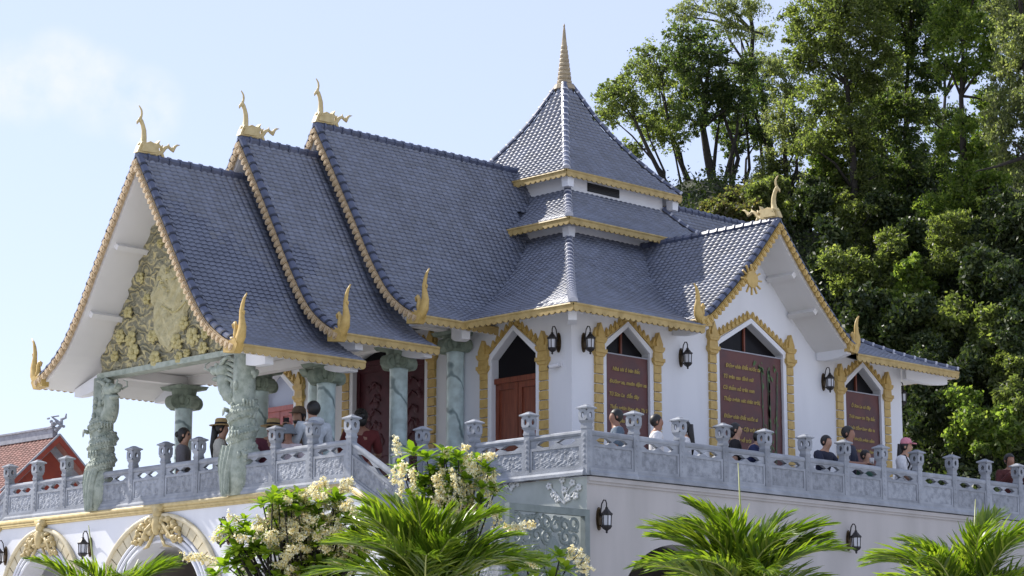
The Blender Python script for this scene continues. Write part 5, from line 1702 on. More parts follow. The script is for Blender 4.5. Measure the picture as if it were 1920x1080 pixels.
    for ex in extras:
        e = MB()
        if ex == 'strap':
            e.tube([B(-.09, .0, .83), B(-.03, -.082, .76), B(.07, -.085, .62), B(.10, -.02, .54)], .010 * h, 6); child(e, 'bag_strap', M['cloth_black'])
        elif ex == 'straps':
            for sx in (-1, 1): e.tube([B(sx * .075, .05, .81), B(sx * .075, -.02, .838), B(sx * .075, -.08, .76), B(sx * .08, -.05, .66)], .010 * h, 6)
            child(e, 'bag_strap', M['cloth_black'])
        elif ex == 'glasses':
            e.hexa([(hc.x + dx * h, hc.y - dy * h, hc.z + dz * h) for dz in (-.012, .006) for dx, dy in ((-.04, .038), (.04, .038), (.038, .05), (-.038, .05))]); child(e, 'sunglasses', M['black'])
        elif ex == 'cup':
            e.lathe([(.018, 0), (.022, .05)], 10, (0, 0)); c_ = B(.03, -.20, .655); e.map(lambda x, y, z: (c_[0] + x * h, c_[1] + y * h, c_[2] + z * h)); child(e, 'cup', M['plastic'])
        elif ex == 'phone':
            c_ = Vector(B(0, -.185, .86)); e.box(c_.x - .022 * h, c_.x + .022 * h, c_.y - .005 * h, c_.y + .005 * h, c_.z - .04 * h, c_.z + .04 * h); child(e, 'phone', M['black'])
        elif ex == 'mask':
            e.ball((hc.x, hc.y - .032 * h, hc.z - .038 * h), (.032 * h, .022 * h, .026 * h), 8, 6); child(e, 'face_mask', M['black'])
        elif ex == 'hood':
            e.ball(B(0, .055, .83), (.07 * h, .045 * h, .035 * h), 10, 6); child(e, 'hood', M[shirt])
    t.location = pos; t.rotation_euler = (0, 0, R_(face + 90))
    return t

PF = -.68
def stand(px, py, axis, val, floor=0.0, **kw):
    p = ray_to(px, py, axis, val)
    person(pos=(p[0], p[1], floor), h=(p[2] - floor) / kw.pop('squat', 1.0), **kw)
stand(345, 800, 'x', -1.45, PF, label='woman in a dark grey blouse with sunglasses, arms folded, by the porch rail', face=-46, pose='folded', shirt='cloth_grey', legs='cloth_black', hair='bun', extras=('glasses',), sleeves='long')
stand(415, 788, 'x', -1.2, PF, label='woman in a straw hat with a long ponytail and white top on the porch', face=-42, pose='folded', shirt='cloth_cream', legs='cloth_black', hair='long', hat=('brim', 'straw'), extras=('strap',))
stand(588, 750, 'x', -.9, PF, label='dark haired man in a pale grey hooded jacket seen from behind on the porch', face=75, pose='hold', shirt='cloth_hoodie', legs='cloth_denim', extras=('hood',), sleeves='long')
stand(561, 764, 'x', .3, PF, label='person in a brown jacket, cap and mask behind the hooded man', face=200, pose='phone', shirt='cloth_brown', legs='cloth_black', hat=('cap', 'cloth_brown'), extras=('mask', 'phone'), sleeves='long')
stand(541, 799, 'x', -1.5, PF, label='small person in a grey bucket hat and pale top at the porch rail', face=-130, pose='down', shirt='cloth_pale', legs='cloth_grey', hat=('bucket', 'greyhat'), skin='skintan')
stand(492, 782, 'x', -.6, PF, label='person in a straw hat and maroon top bending beside the right dragon column', face=-100, pose='lower', shirt='cloth_maroon', legs='cloth_maroon', hat=('brim', 'straw'), lean=28, sleeves='long')
stand(677, 764, 'x', 1.6, PF, label='person in dark red clothes standing before the dark carved door', face=60, pose='hold', shirt='cloth_red', legs='cloth_red', hair='bun', skin='skintan')
stand(1156, 765, 'y', 1.7, PF, label='man in a blue grey shirt facing left in front of the left banner', face=140, pose='hold', shirt='cloth_bluegrey', legs='cloth_black', skin='skintan', sleeves=True)
stand(1230, 775, 'y', 1.3, PF, label='man in a white T-shirt facing right near the terrace corner', face=-40, pose='down', shirt='cloth_white', legs='cloth_navy', skin='skintan')
stand(1284, 787, 'y', .9, PF, label='long haired visitor in white half hidden behind a lantern post', face=120, pose='down', shirt='cloth_white', legs='cloth_denim', hair='long')
stand(1378, 791, 'y', .9, PF, label='dark haired woman behind the lantern post under the wide banner', face=-50, pose='down', shirt='cloth_black', legs='cloth_black', hair='bun')
stand(1393, 806, 'y', .6, PF, label='person in a navy jacket bowing the head under the wide banner', face=-45, pose='rail', shirt='cloth_blue', legs='cloth_black', lean=22, squat=.97, sleeves='long')
stand(1537, 814, 'y', .62, PF, label='boy in a navy T-shirt leaning his forearms on the right rail', face=-85, pose='rail', shirt='cloth_navy', legs='cloth_navy', lean=10, skin='skin')
stand(1589, 797, 'y', .75, PF, label='man in a navy T-shirt holding a white cup behind the right rail', face=-68, pose='hold', shirt='cloth_navy', legs='cloth_black', skin='skintan', extras=('cup',))
stand(1684, 822, 'y', .80, PF, label='girl in a pink cap and white T-shirt with dark straps looking down', face=-66, pose='lower', shirt='cloth_white', legs='cloth_black', hair='long', hat=('cap', 'cloth_pink'), lean=10, extras=('straps',))
stand(1622, 842, 'y', .8, PF, label='child in a green top half hidden behind the right rail', face=-80, pose='down', shirt='cloth_green', legs='cloth_black')
stand(1892, 849, 'y', .9, PF, label='person in dark clothes at the far right end of the rail', face=-120, pose='phone', shirt='cloth_darkred', legs='cloth_black', skin='skintan', sleeves='long')

# ------------------------------------------------------------------ vegetation
def leaf_quads(C, L, W, D=None):
    """rhombic leaves: centres (n,3), length, width; D preferred directions or None"""
    n = len(C)
    a = rng.normal(size=(n, 3)) if D is None else D + rng.normal(size=(n, 3)) * .5
    a /= np.linalg.norm(a, axis=1)[:, None]
    b = rng.normal(size=(n, 3)); b -= a * np.sum(a * b, axis=1)[:, None]; b /= np.linalg.norm(b, axis=1)[:, None]
    c = np.cross(a, b)
    L = np.broadcast_to(L, n)[:, None] * rng.uniform(.65, 1.25, n)[:, None]; W = np.broadcast_to(W, n)[:, None] * rng.uniform(.7, 1.2, n)[:, None]
    V = np.stack([C - a * L * .5, C + b * W * .5 + c * L * .06, C + a * L * .5, C - b * W * .5 + c * L * .06], 1).reshape(-1, 3)
    F = np.arange(4 * n).reshape(-1, 4)
    return V, F

def crown_points(clumps, n, tufts=26, sig=.16):
    """leaf centres gathered in small sprays on the clumps, so that sky shows between them"""
    w = np.array([r ** 2.1 for _, r in clumps]); w = w / w.sum()
    out = []
    for (c, r), k in zip(clumps, (w * n).astype(int)):
        tn = max(14, int(tufts * 2.2))
        d = rng.normal(size=(tn, 3)); d /= np.linalg.norm(d, axis=1)[:, None]
        rad = r * rng.uniform(.25, 1.18, tn) ** .75
        tc = np.array(c) + d * rad[:, None] * np.array([1, 1, .85])
        wt = rng.uniform(.3, 1.6, tn); i = rng.choice(tn, k, p=wt / wt.sum())
        s = r * sig * .62 * rng.uniform(.6, 1.6, tn)
        st = rng.normal(size=(tn, 3)); st /= np.linalg.norm(st, axis=1)[:, None]
        q = rng.normal(size=(k, 3)) * s[i][:, None] * np.array([1, 1, .7])
        q += st[i] * (rng.normal(size=k) * s[i] * 1.1)[:, None]
        out.append(tc[i] + q)
    return np.concatenate(out)

def tree(label, trunk, r0, clumps, n, leafm, llen, lwid, group, cat='tree', name='tree', barkm='bark', limbs=True, extra=None, droop=0.0, tufts=26, sig=.16, stems=0):
    base = np.array(trunk[0])
    t = thing(name, label, cat, base, group)
    tb = MB()
    k = len(trunk)
    tb.tube(trunk, [r0 * (1 - .72 * i / (k - 1)) for i in range(k)], 8)
    if limbs:
        T = np.array(trunk)
        for c, r in clumps:
            c = np.array(c)
            cand = T[1:] if len(T) > 2 else T
            d = np.linalg.norm(cand - c, axis=1) + np.maximum(0, cand[:, 2] - c[2]) * 3
            i = int(np.argmin(d)); p = cand[i]
            mid = p * .5 + c * .5 + np.array([rnd.uniform(-.2, .2), rnd.uniform(-.2, .2), rnd.uniform(.0, .25)]) * np.linalg.norm(c - p) * .5
            rr = max(.03, r0 * .34)
            tb.tube([p, mid, c], [rr, rr * .65, rr * .25], 6)
            for q in range(4):
                e = c + np.array([rnd.gauss(0, 1), rnd.gauss(0, 1), rnd.gauss(.2, .8)]) * r * .55
                tb.tube([c * .7 + mid * .3, (c + e) / 2 + np.array([0, 0, .08 * r]), e], [rr * .4, rr * .28, rr * .1], 4, cap=False)
    for q in range(stems):
        c = np.array(clumps[(q * 2 + 1) % len(clumps)][0]); b0 = np.array(trunk[0]) + np.array([rnd.uniform(-.5, .5), rnd.uniform(-.5, .5), 0])
        L_ = np.linalg.norm(c - b0)
        w1 = b0 * .65 + c * .35 + np.array([rnd.uniform(-.08, .08), rnd.uniform(-.08, .08), .06]) * L_
        w2 = b0 * .3 + c * .7 + np.array([rnd.uniform(-.07, .07), rnd.uniform(-.07, .07), .05]) * L_
        tb.tube([b0, w1, w2, c], [r0 * .55, r0 * .42, r0 * .3, r0 * .1], 6)
    if extra: extra(tb)
    tb.build('trunk', M[barkm], t, smooth=True)
    P = crown_points(clumps, int(n * (1.3 if stems else 2.1)), tufts, sig)
    D = None
    if droop: D = np.tile(np.array([[0, 0, -droop]]), (len(P), 1))
    V, F = leaf_quads(P, llen * .88, lwid * .92, D)
    me = raw_mesh('crown', V - base, F, M[leafm])
    o = bpy.data.objects.new('crown', me); COL.objects.link(o); o.parent = t
    tag(o, kind='stuff')
    return t

def pc(lst, depth, dj=1.2):
    """clumps from photo pixels (x, y, radius) at a depth, scattered a little in depth so that crowns are round"""
    return [(at(x, y, depth + rnd.uniform(-dj, dj)), r * depth / FPX) for x, y, r in lst]
def tp(lst, depth):
    pts = [at(x, y, depth) for x, y in lst]
    b = pts[0].copy(); b[2] = hill_z(b[0], b[1]) - .6
    if b[2] < pts[0][2] - .05: pts = [b] + pts
    return pts
GUM, BIGT = 'slender airy trees on the hill crest', 'big dense trees on the hillside'
tree('leaning thin-stemmed tree just right of the tower roof', tp([(1262, 400), (1243, 335), (1215, 280), (1190, 225), (1180, 170)], 94), .13, pc([(1165, 190, 38), (1140, 215, 30), (1195, 150, 38), (1180, 282, 26), (1150, 165, 24), (1205, 215, 34), (1128, 180, 16)], 94), 7500, 'leaf_olive', .16, .075, GUM, stems=3)
tree('pale leaved thin tree with a crooked stem behind the tower roof', tp([(1303, 400), (1286, 330), (1262, 270), (1248, 200), (1240, 140)], 97), .13, pc([(1250, 215, 44), (1232, 140, 40), (1285, 165, 40), (1258, 262, 34), (1222, 250, 26), (1215, 100, 30), (1268, 110, 30)], 97), 9000, 'leaf_olive', .16, .075, GUM, stems=3)
tree('dark forked tree with the thickest trunk on the crest', tp([(1338, 400), (1336, 340), (1326, 290), (1318, 240), (1322, 180), (1330, 120)], 95), .23, pc([(1330, 175, 50), (1368, 150, 46), (1300, 125, 46), (1352, 205, 40), (1292, 222, 40), (1385, 195, 34), (1335, 100, 40), (1272, 92, 34), (1310, 62, 30), (1268, 60, 24), (1400, 120, 28)], 95), 15000, 'leaf_dark', .16, .08, GUM, stems=3)
tree('two-stemmed tree with a low leafy crown on the crest', tp([(1374, 385), (1371, 320), (1373, 290), (1385, 255), (1395, 210)], 99), .17, pc([(1398, 232, 42), (1380, 275, 26), (1430, 185, 36), (1412, 145, 34), (1360, 250, 26), (1425, 255, 34)], 99), 8500, 'leaf_dark', .16, .08, GUM, stems=3)
tree('tallest airy gum with bare curving upper branches', tp([(1444, 395), (1446, 300), (1440, 235), (1426, 170), (1408, 115), (1412, 60), (1402, 0), (1398, -40)], 100), .20, pc([(1405, 10, 36), (1388, 60, 26), (1432, 66, 26), (1372, 18, 24), (1345, 8, 28), (1302, 16, 30), (1275, 30, 24), (1442, 118, 24), (1420, 110, 20), (1390, 130, 28), (1360, 48, 20), (1420, -30, 30)], 100), 7500, 'leaf_pale', .17, .06, GUM, stems=2,
     extra=lambda tb: tb.tube([at(1410, 130, 100), at(1388, 105, 100), at(1368, 75, 100), at(1352, 35, 100), at(1340, 5, 100)], [.07, .06, .045, .03, .015], 6), droop=.5)
tree('grey green tree standing left of the big wooded mass', tp([(1480, 395), (1474, 320), (1468, 250), (1476, 180)], 97), .16, pc([(1470, 232, 44), (1482, 165, 38), (1460, 300, 38), (1492, 335, 32), (1456, 128, 28), (1502, 262, 34), (1440, 330, 34), (1475, 370, 30)], 97), 13000, 'leaf_pale', .16, .07, GUM, droop=.3, stems=4)
tree('huge olive tree whose crown fills the top behind the side gable', tp([(1592, 470), (1602, 360), (1598, 260), (1588, 160), (1575, 60)], 88), .21, pc([(1520, 55, 62), (1572, 10, 62), (1622, 55, 58), (1560, 118, 56), (1528, 185, 48), (1602, 175, 56), (1642, 125, 48), (1562, 255, 46), (1512, 270, 34), (1612, 275, 46), (1500, 105, 38), (1545, -30, 50), (1640, -10, 50), (1560, -120, 60), (1620, -150, 60), (1580, -220, 56), (1650, -90, 56), (1500, -80, 46), (1590, 330, 44), (1600, 230, 40), (1575, 380, 36), (1625, 340, 34)], 88), 34000, 'leaf_olive', .17, .085, BIGT)  # topmost clumps, out of view, are added to shade the slope
tree('dark upright tree in the middle of the wooded mass', tp([(1722, 480), (1708, 380), (1702, 290), (1698, 200), (1704, 100)], 90), .20, pc([(1680, 35, 56), (1732, 55, 54), (1690, 118, 50), (1744, 145, 40), (1658, 215, 46), (1694, 262, 38), (1668, 330, 46), (1706, 372, 50), (1640, 380, 40), (1722, -20, 50), (1755, 330, 40), (1710, -110, 58), (1740, -190, 56), (1680, -170, 56), (1712, 200, 34), (1705, 310, 36)], 90), 27000, 'leaf_dark', .17, .085, BIGT)  # clumps above the view added to cast shade on the slope
tree('yellow-green topped tree with sunlit upper clumps', tp([(1822, 480), (1812, 380), (1806, 280), (1802, 180), (1806, 90)], 86), .19, pc([(1782, 60, 46), (1838, 58, 46), (1868, 108, 40), (1800, 15, 50), (1770, 120, 30), (1850, 190, 34), (1780, 270, 38), (1830, 290, 44), (1860, 350, 50), (1800, 370, 50), (1760, 395, 40), (1810, -80, 58), (1850, -140, 56), (1780, -190, 56), (1815, 330, 40), (1805, 230, 26), (1815, 130, 34)], 86), 24000, 'leaf_bright', .17, .09, BIGT)  # highest unseen clumps added so that the crown shades the slope
tree('greyish drooping tree at the upper right photo edge', tp([(1945, 430), (1932, 330), (1926, 230), (1920, 120)], 82), .19, pc([(1905, 140, 54), (1890, 205, 46), (1918, 75, 50), (1872, 245, 34), (1905, 290, 44), (1902, 10, 56), (1940, 200, 50), (1950, 340, 50), (1920, -90, 60), (1960, -160, 60), (1890, -170, 50), (1980, 60, 60), (1990, 240, 60)], 82), 20000, 'leaf_pale', .17, .08, BIGT, droop=.5,  # unseen top clumps added for shade on the slope below
     extra=lambda tb: tb.tube([at(1935, 290, 82), at(1905, 300, 81.5), at(1870, 312, 81.2), at(1830, 321, 81)], [.10, .08, .055, .02], 6))
tree('tree high on the crest behind the yellow-green one', tp([(1770, 430), (1765, 300), (1772, 180)], 101), .22, pc([(1760, 20, 50), (1850, -10, 56), (1890, 40, 40), (1770, 230, 40), (1880, 330, 50), (1740, 340, 40), (1830, 400, 50)], 101), 15000, 'leaf_dark', .18, .09, BIGT)

tree('grey-green tree filling the gap left of the dark upright tree', tp([(1655, 460), (1652, 340), (1658, 240), (1650, 160)], 95), .2, pc([(1655, 175, 48), (1640, 245, 46), (1662, 300, 46), (1630, 340, 44), (1600, 380, 44), (1690, 330, 40), (1545, 340, 40), (1560, 400, 44), (1500, 400, 36), (1680, 410, 46)], 95), 17000, 'leaf_pale', .18, .08, BIGT, droop=.3)
tree('olive tree low on the slope beneath the yellow-green crowns', tp([(1845, 500), (1846, 400), (1840, 300)], 93), .2, pc([(1840, 250, 40), (1870, 400, 48), (1805, 445, 46), (1900, 390, 46), (1760, 440, 44), (1845, 330, 44), (1740, 300, 36), (1725, 210, 36), (1700, 440, 44)], 93), 16000, 'leaf_olive', .18, .085, BIGT)
def hill_hit(px, py, lo=60, hi=125):
    b = lo
    while b < hi:
        p = at(px, py, b)
        if p[2] <= hill_z(p[0], p[1]): return b
        b += .4
    return None
SHR = 'leafy shrubs climbing the hillside'
shr = [(1562, 335, 34, 'leaf_bright', 'bright yellow-green young tree among dark trunks'), (1536, 300, 26, 'leaf_bright', 'small sunlit bush at the foot of the olive tree'),
       (1606, 440, 44, 'leaf_olive', 'tall light green bush left of the wooded gap'), (1560, 470, 40, 'leaf_thick', 'dusky shrub just behind the side gable slope'),
       (1590, 530, 44, 'leaf_olive', 'olive shrub above the right horn finial'), (1655, 505, 44, 'leaf_olive', 'light broadleaf shrub in the middle of the slope'),
       (1700, 470, 40, 'leaf_thick', 'dark shrub under the upright dark tree'), (1706, 545, 42, 'leaf_bright', 'bright leafed bush catching sun at mid slope'),
       (1785, 470, 50, 'leaf_olive', 'broad olive bush under the yellow-green tree'), (1830, 530, 44, 'leaf_thick', 'dark climber hanging on the right slope'),
       (1885, 430, 52, 'leaf_thick', 'large dark bush at the right edge'), (1395, 392, 36, 'leaf_red', 'reddish bush on the crest beside the forked tree'),
       (1345, 405, 26, 'leaf_red', 'small russet bush at the foot of the forked tree'), (1440, 385, 34, 'leaf_olive', 'low olive bush behind the bird finial'), (1625, 600, 40, 'leaf_thick', 'shadowed bush above the far eave'),
       (1695, 625, 42, 'leaf_thick', 'dark shrub over the end of the eave'), (1765, 610, 46, 'leaf_olive', 'olive shrub right of the last eave corner'),
       (1856, 640, 44, 'leaf_olive', 'pale leafed vine patch on the right slope'), (1905, 560, 46, 'leaf_thick', 'deep green shrub on the right edge, mid height'),
       (1800, 700, 42, 'leaf_thick', 'dark hollow bush right of the temple wall'), (1876, 715, 38, 'leaf_olive', 'light vine curtain near the right edge'),
       (1745, 770, 46, 'leaf_thick', 'dark bush beside the last lamp'), (1810, 795, 44, 'leaf_bright', 'sunlit yellow-green bush behind the far lanterns'),
       (1862, 820, 40, 'leaf_bright', 'bright shrub above the last lantern posts'), (1735, 690, 40, 'leaf_thick', 'shadowy shrub under the eave end'), (1915, 790, 44, 'leaf_olive', 'olive bush at the lower right photo edge'), (1910, 660, 44, 'leaf_thick', 'dark shrub on the right edge below mid height'),
       (1520, 400, 36, 'leaf_thick', 'dark bush behind the side gable bird finial'), (1650, 420, 46, 'leaf_thick', 'dense dark bush between two trunks')]
for (x, y, r, m, lb) in shr:
    hb = hill_hit(x, y + r * .9)
    if hb is None: hb = 92
    d = hb - 2.2
    cl = [(at(x + rnd.uniform(-.75, .75) * r, y + rnd.uniform(-1.3, .9) * r, d + rnd.uniform(-1, .8)), r * rnd.uniform(.22, .62) * d / FPX) for _ in range(11)] + [(at(x, y, d), r * .6 * d / FPX)]
    p = at(x, y + r * .9, hb)
    bz = np.array([p[0], p[1], hill_z(p[0], p[1]) - .2])
    tree(lb, [bz, bz * .5 + np.array(cl[-1][0]) * .5, np.array(cl[-1][0])], .07, cl, int(1900 + r * 45), m, rnd.choice((.17, .22, .27)), rnd.choice((.08, .11, .13)), SHR, cat='shrub', name='shrub', tufts=14, sig=.26)
# undergrowth over the whole slope
pts = []
for _ in range(3200):
    x, y = rnd.uniform(980, 1960), rnd.uniform(230, 960)
    hb = hill_hit(x, y)
    if hb is None: continue
    p = at(x, y, hb - rnd.uniform(0, 1.0))
    pts.append(p + rng.normal(size=(34, 3)) * np.array([.34, .34, .3]))
pts = np.concatenate(pts)
V, F = leaf_quads(pts, .20, .10)
o = bpy.data.objects.new('undergrowth', raw_mesh('undergrowth', V, F, M['leaf_thick'])); COL.objects.link(o)
tag(o, 'mass of dark green undergrowth covering the hillside', 'undergrowth', kind='stuff')

# palms ------------------------------------------------------------------------------------------
def ribbon(V, F, P, side, widths):
    k = len(V)
    for p, w in zip(P, widths):
        V.append(p - side * w); V.append(p + side * w)
    for i in range(len(P) - 1):
        F.append((k + 2 * i, k + 2 * i + 1, k + 2 * i + 3, k + 2 * i + 2))
def frond_mesh(seed, L=2.3, n=54):
    """one arching feather leaf along +X, with its leaflets"""
    q = random.Random(seed)
    V = []; F = []
    bend = q.uniform(.8, 1.2)
    def rach(t): return np.array([L * (t - .13 * bend * t * t), 0.10 * math.sin(t * 3 + seed), L * (.25 * t - .50 * bend * t ** 2.3)])
    for i in range(n):
        t = .14 + .86 * (i + .5) / n
        p = rach(t); tg = rach(min(t + .01, 1.01)) - rach(t - .01); tg /= np.linalg.norm(tg)
        nn = np.array([-tg[2], 0, tg[0]])
        ll = L * .34 * (math.sin(math.pi * min(1, .20 + .80 * t)) ** .8 * .85 + .16) * q.uniform(.82, 1.12)
        for sd in (-1, 1):
            a = R_(58 - 36 * t + q.uniform(-9, 9)); up = R_(30 + q.uniform(-26, 22))
            out = np.array([0, sd, 0]) * math.cos(up) + nn * math.sin(up)
            d = tg * math.cos(a) + out * math.sin(a); d /= np.linalg.norm(d)
            P = []; dr = q.uniform(.12, .45)
            for f_ in (0, .3, .65, 1): P.append(p + d * ll * f_ - np.array([0, 0, ll * dr * f_ ** 2.5]))
            side = np.cross(d, nn); side /= np.linalg.norm(side)
            tw = .5 + q.uniform(-.4, .4)
            side = side * math.cos(tw) + np.cross(d, side) * math.sin(tw) * sd
            w = L * .0108 * q.uniform(.8, 1.2)
            ribbon(V, F, P, side, [w * .5, w, w * .85, w * .1])
    nl = len(F)
    tb = MB(); tb.tube([rach(t) for t in np.linspace(0, 1, 9)], [L * .012 * (1 - .8 * t) for t in np.linspace(0, 1, 9)], 5)
    k = len(V)
    V += [np.array(v) for v in tb.v]
    F4 = [f for f in tb.f if len(f) == 4]
    F += [tuple(i + k for i in f) for f in F4]
    return raw_mesh('frond', V, F, [M['frond'], M['frondry']], [0] * nl + [1] * len(F4))
FR = [frond_mesh(i) for i in range(6)]
def palm(label, crown, fronds, scale, spear=None, r=.11):
    cx, cy, cz = crown
    t = thing('palm', label, 'palm', (cx, cy, GZ), 'feather palms in front of the terrace wall')
    tb = MB(); tb.tube([(cx + .1, cy, GZ), (cx + .05, cy, GZ + (cz - GZ) * .5), (cx, cy, cz - .6)], [r * 1.4, r, r * .9], 12)
    tb.build('trunk', M['palmtrunk'], t, smooth=True)
    tb = MB(); tb.tube([(cx, cy, cz - .7), (cx, cy, cz - .25), (cx, cy, cz + .05)], [r, r * .95, r * .45], 10); tb.build('crownshaft', M['palmsheath'], t, smooth=True)
    if spear:
        e = at(spear[0], spear[1], spear[2])
        tb = MB(); tb.tube([(cx, cy, cz), tuple((np.array((cx, cy, cz)) + e) / 2), tuple(e)], [.03, .024, .006], 6); tb.build('spear_leaf', M['frondry'], t, smooth=True)
    for i, (az, tilt, s) in enumerate(fronds):
        m = Matrix.Translation((cx, cy, cz)) @ Matrix.Rotation(R_(az), 4, 'Z') @ Matrix.Rotation(R_(-tilt), 4, 'Y') @ Matrix.Rotation(rnd.uniform(-.35, .35), 4, 'X') @ Matrix.Scale(s * scale, 4)
        inst(FR[i % 6], 'frond', m, t)
    return t
# azimuth measured from the camera's right: 0 = right in the photo, 180 = left
def faz(a): return math.degrees(math.atan2(RT[1], RT[0])) + a
def fan(seed, n, lo, hi):
    """fronds all round, the upper ones steeper"""
    q = random.Random(seed); out = []
    for i in range(n):
        a = i * 137.5 + q.uniform(-12, 12)
        out.append((faz(a), lo + (hi - lo) * (i / (n - 1)) + q.uniform(-6, 6), q.uniform(.88, 1.06)))
    return out
palm('large feather palm in front of the porch corner, blossoms behind it', at(795, 1150, 36), [(faz(a), e, s) for a, e, s in ((148, 64, 1.1), (126, 72, 1.08), (165, 56, 1.0), (20, 52, 1.0), (45, 66, 1.0), (75, 74, 1.0), (8, 42, .95))] + fan(1, 20, 30, 80), .97)
palm('broad feather palm with an upright spear leaf before the side wall', at(1398, 1145, 36), [(faz(a), e, s) for a, e, s in ((160, 60, 1.12), (174, 50, 1.0), (145, 70, 1.0), (12, 50, .95), (28, 64, .92))] + fan(2, 18, 22, 74), .92, spear=(1384, 868, 36))
palm('feather palm with a pale spear leaf at the lower right corner', at(1822, 1150, 34), [(faz(a), e, s) for a, e, s in ((165, 48, 1.0), (30, 54, 1.0), (60, 62, 1.0))] + fan(3, 17, 8, 70), .84, spear=(1829, 936, 34))
palm('low feather palm at the bottom left in front of the arches', at(195, 1200, 34), [(faz(a), e, s) for a, e, s in ((15, 48, 1.0), (30, 60, 1.0), (150, 56, .9))] + fan(4, 16, 8, 66), .78, spear=(166, 985, 34))

# flowering shrubs -------------------------------------------------------------------------------
def flower_shrub(label, rosettes, sprays, depth, base_px):
    """whorls of glossy leaves and hanging sprays of cream blossom"""
    b = at(base_px, 1080, depth); base = np.array([b[0], b[1], GZ])
    t = thing('flowering_shrub', label, 'shrub', base, 'cream flowering shrubs before the terrace')
    q = random.Random(int(base_px))
    st = MB(); LV = []; LF = []; PVv = []; fork = at(base_px, 1190, depth)
    st.tube([base, (base + fork) / 2 + np.array([.1, 0, 0]), fork], [.12, .10, .08], 8)
    for (x, y, s) in rosettes:
        d = depth + q.uniform(-.5, .5); c = at(x, y, d)
        mid = (fork + c) / 2 + np.array([q.uniform(-.2, .2), q.uniform(-.2, .2), -.1])
        st.tube([fork, mid, c], [.035, .022, .010], 6)
        ax = (c - mid) / np.linalg.norm(c - mid); ax = ax * .5 + np.array([0, 0, .6]); ax /= np.linalg.norm(ax)
        s1 = np.cross(ax, [1, 0, .1]); s1 /= np.linalg.norm(s1); s2 = np.cross(ax, s1)
        for i in range(15):
            th = i * 2.4; el = .05 + .95 * i / 15 + q.uniform(-.12, .12)
            o_ = s1 * math.cos(th) + s2 * math.sin(th)
            dv = o_ * math.cos(el) + ax * math.sin(el)
            L = .34 * s * q.uniform(.8, 1.2)
            P = [c + dv * L * f - np.array([0, 0, .30 * L * f * f]) for f in (.05, .35, .7, 1)]
            sd = np.cross(dv, ax); sd /= np.linalg.norm(sd)
            ribbon(LV, LF, P, sd, [L * .03, L * .15, L * .14, L * .01])
    n0 = 0
    for (x, y, L, dx, up) in sprays:
        d = depth + q.uniform(-.7, .3); c = at(x, y, d)
        e = c + (RT * dx * .7 + np.array([0, 0, up])) * L
        mid = (c + e) / 2 + np.array([0, 0, .12 * L])
        st.tube([c, mid, e], [.008, .007, .004], 4, cap=False)
        k = int(30 * L / .3)
        for i in range(k):
            f = (i + q.random()) / k
            p = c * (1 - f) ** 2 + 2 * mid * f * (1 - f) + e * f * f
            p = p + np.array([q.gauss(0, 1), q.gauss(0, 1), q.gauss(0, 1)]) * .034
            PVv.append(p)
    st.build('stems', M['bark'], t, smooth=True)
    o = bpy.data.objects.new('leaves', raw_mesh('leaves', np.array(LV) - base, LF, M['glossleaf'])); COL.objects.link(o); o.parent = t; tag(o, kind='stuff')
    C = np.repeat(np.array(PVv), 8, axis=0); C += rng.normal(size=C.shape) * .015
    V, F = leaf_quads(C, .038, .030)
    o = bpy.data.objects.new('blossoms', raw_mesh('blossoms', V - base, F, M['petal'])); COL.objects.link(o); o.parent = t; tag(o, kind='stuff')
    return t
def within(n, cx, cy, rx, ry, sd, f):
    q = random.Random(sd); out = []
    while len(out) < n:
        u, v = q.uniform(-1, 1), q.uniform(-1, 1)
        if u * u + v * v < 1: out.append(f(q, cx + u * rx, cy + v * ry))
    return out
rs = [(596, 930, 1.0), (560, 960, 1.0), (522, 985, 1.0), (640, 960, 1.0), (450, 1032, 1.2), (425, 1062, 1.2), (500, 1040, 1.1), (585, 1000, 1.0), (640, 1020, 1.0), (545, 1065, 1.0), (610, 1060, 1.0), (480, 1075, 1.2), (560, 1020, .9), (405, 1080, 1.1), (670, 985, .9), (595, 965, .8)]
rs += within(110, 555, 1015, 135, 95, 6, lambda q, x, y: (x, y, q.uniform(.7, 1.0)))
sp_ = within(135, 578, 1003, 100, 82, 4, lambda q, x, y: (x, y, q.uniform(.2, .34), q.uniform(-1, 1), q.uniform(-.9, .35)))
sp_ += [(585, 925, .3, .6, .5), (610, 915, .25, -.3, .6), (640, 905, .26, .9, .1), (450, 980, .3, -1, .4), (430, 1002, .28, -1, .2), (405, 1052, .5, -1.2, .1), (380, 1050, .4, -1.2, .15), (455, 1000, .3, -.8, -.2), (470, 1010, .3, -1, .0), (630, 925, .3, 1, .2), (415, 1012, .2, -1, .1)]
flower_shrub('big shrub thick with cream blossom in front of the centre arch', rs, sp_, 38, 560)
rs = [(775, 850, 1.15), (800, 860, 1.1), (835, 852, 1.0), (757, 885, 1.1), (815, 890, 1.0), (860, 858, .9), (790, 905, 1.0), (845, 905, .9), (880, 900, .9), (900, 945, 1.0), (935, 965, 1.0), (870, 940, .9), (770, 930, .9)]
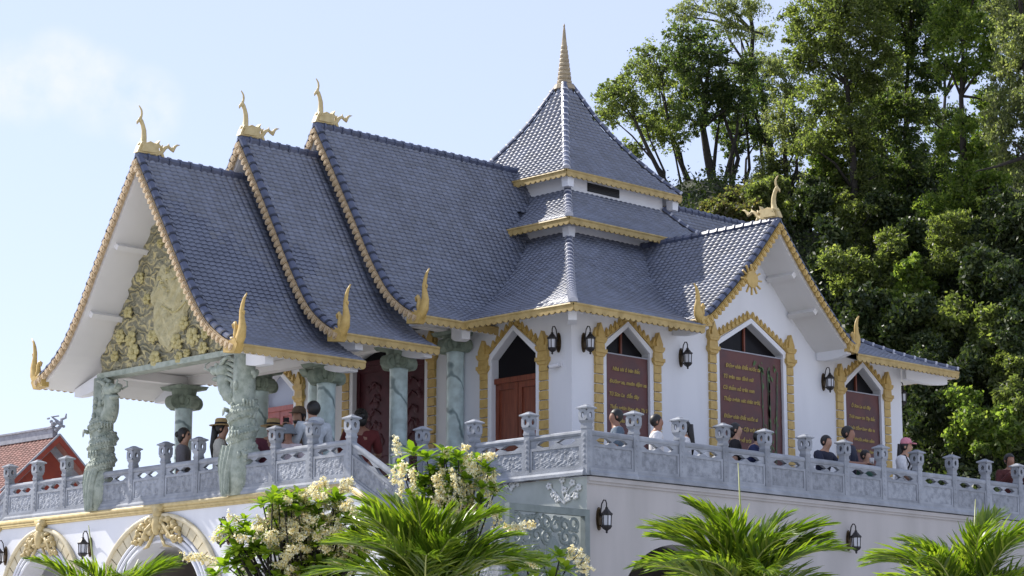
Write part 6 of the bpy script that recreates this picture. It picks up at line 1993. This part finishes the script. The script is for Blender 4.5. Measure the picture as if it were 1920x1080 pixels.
sp_ = [(745, 850, .3, -.2, .9), (760, 870, .3, -.4, -.9), (742, 880, .3, -.2, -.8), (770, 880, .35, .2, -1), (850, 885, .35, .3, -1), (865, 900, .4, .2, -1), (880, 905, .4, .1, -1), (895, 880, .3, .6, -.5), (915, 860, .25, .5, .2), (840, 930, .4, -.1, -1), (860, 935, .4, 0, -1.1), (875, 930, .4, .1, -1), (905, 905, .35, .4, -1), (925, 880, .38, .1, -1.1), (900, 860, .3, .7, .1), (835, 850, .2, .5, .3), (870, 845, .2, .4, .4), (755, 900, .35, -.2, -.9), (775, 915, .35, 0, -.9), (815, 930, .35, .1, -1), (945, 985, .3, .6, -.4), (925, 960, .3, .5, -.8), (960, 990, .3, .8, .0), (980, 985, .3, .9, .0), (890, 950, .4, .2, -1), (850, 965, .4, .1, -1), (830, 905, .3, -.2, -.9), (880, 870, .3, .4, -.6)]
rs += within(34, 855, 915, 80, 66, 8, lambda q, x, y: (x, y, q.uniform(.7, .95)))
sp_ += within(30, 870, 910, 58, 55, 9, lambda q, x, y: (x, y, q.uniform(.2, .35), q.uniform(-.6, .6), q.uniform(-1, -.3)))
flower_shrub('leafy shrub with hanging cream sprays below the terrace corner stairs', rs, sp_, 38.5, 850)
rs = [(985, 1052, 1.1), (1020, 1062, 1.2), (1050, 1045, 1.1), (1060, 1070, 1.1), (1005, 1075, 1.1), (1035, 1085, 1.0), (965, 1075, 1.0)]
sp_ = [(1075, 1050, .3, .8, .4), (1085, 1060, .3, .9, .2), (1065, 1045, .25, .5, .6), (1090, 1070, .25, .9, .1), (1000, 1060, .2, -.5, .2)]
flower_shrub('small bright shrub at the foot of the stone screen', rs, sp_, 37, 1030)

# ------------------------------------------------------------------ roof tiles: the 300 nearest one by one, the rest in one mass per roof
cand = []
for ji, (roof, mats, near) in enumerate(tile_jobs):
    for mi_, m in enumerate(mats):
        if near and ji not in ():
            v = m[:3, 3] - CAMP
            dist = np.linalg.norm(v)
            fac = -np.dot(v / dist, m[:3, 2])
            dz = v @ FW; px = 960 + FPX * (v @ RT) / dz; py = 540 - FPX * (v @ UPV) / dz
            if 0 < px < 1920 and 0 < py < 1080 and fac > .05:
                cand.append((fac / dist ** 2, ji, mi_))
cand.sort(reverse=True)
single = set((a, b) for _, a, b in cand[:300])
for ji, (roof, mats, near) in enumerate(tile_jobs):
    A = []
    for mi_, m in enumerate(mats):
        if (ji, mi_) in single: inst(TILE_ME, 'roof_tile', Matrix(m.tolist()), roof)
        else: A.append(m)
    if not A: continue
    A = np.array(A)
    V = np.einsum('nij,vj->nvi', A[:, :3, :3], TV) + A[:, None, :3, 3]
    F = (TF[None] + (np.arange(len(A)) * len(TV))[:, None, None]).reshape(-1, 4)
    o = bpy.data.objects.new('roof_tiles', raw_mesh('roof_tiles', V.reshape(-1, 3) - np.array(WLOC[roof.name]), F, M['tile']))
    COL.objects.link(o); o.parent = roof
    tag(o, kind='stuff')
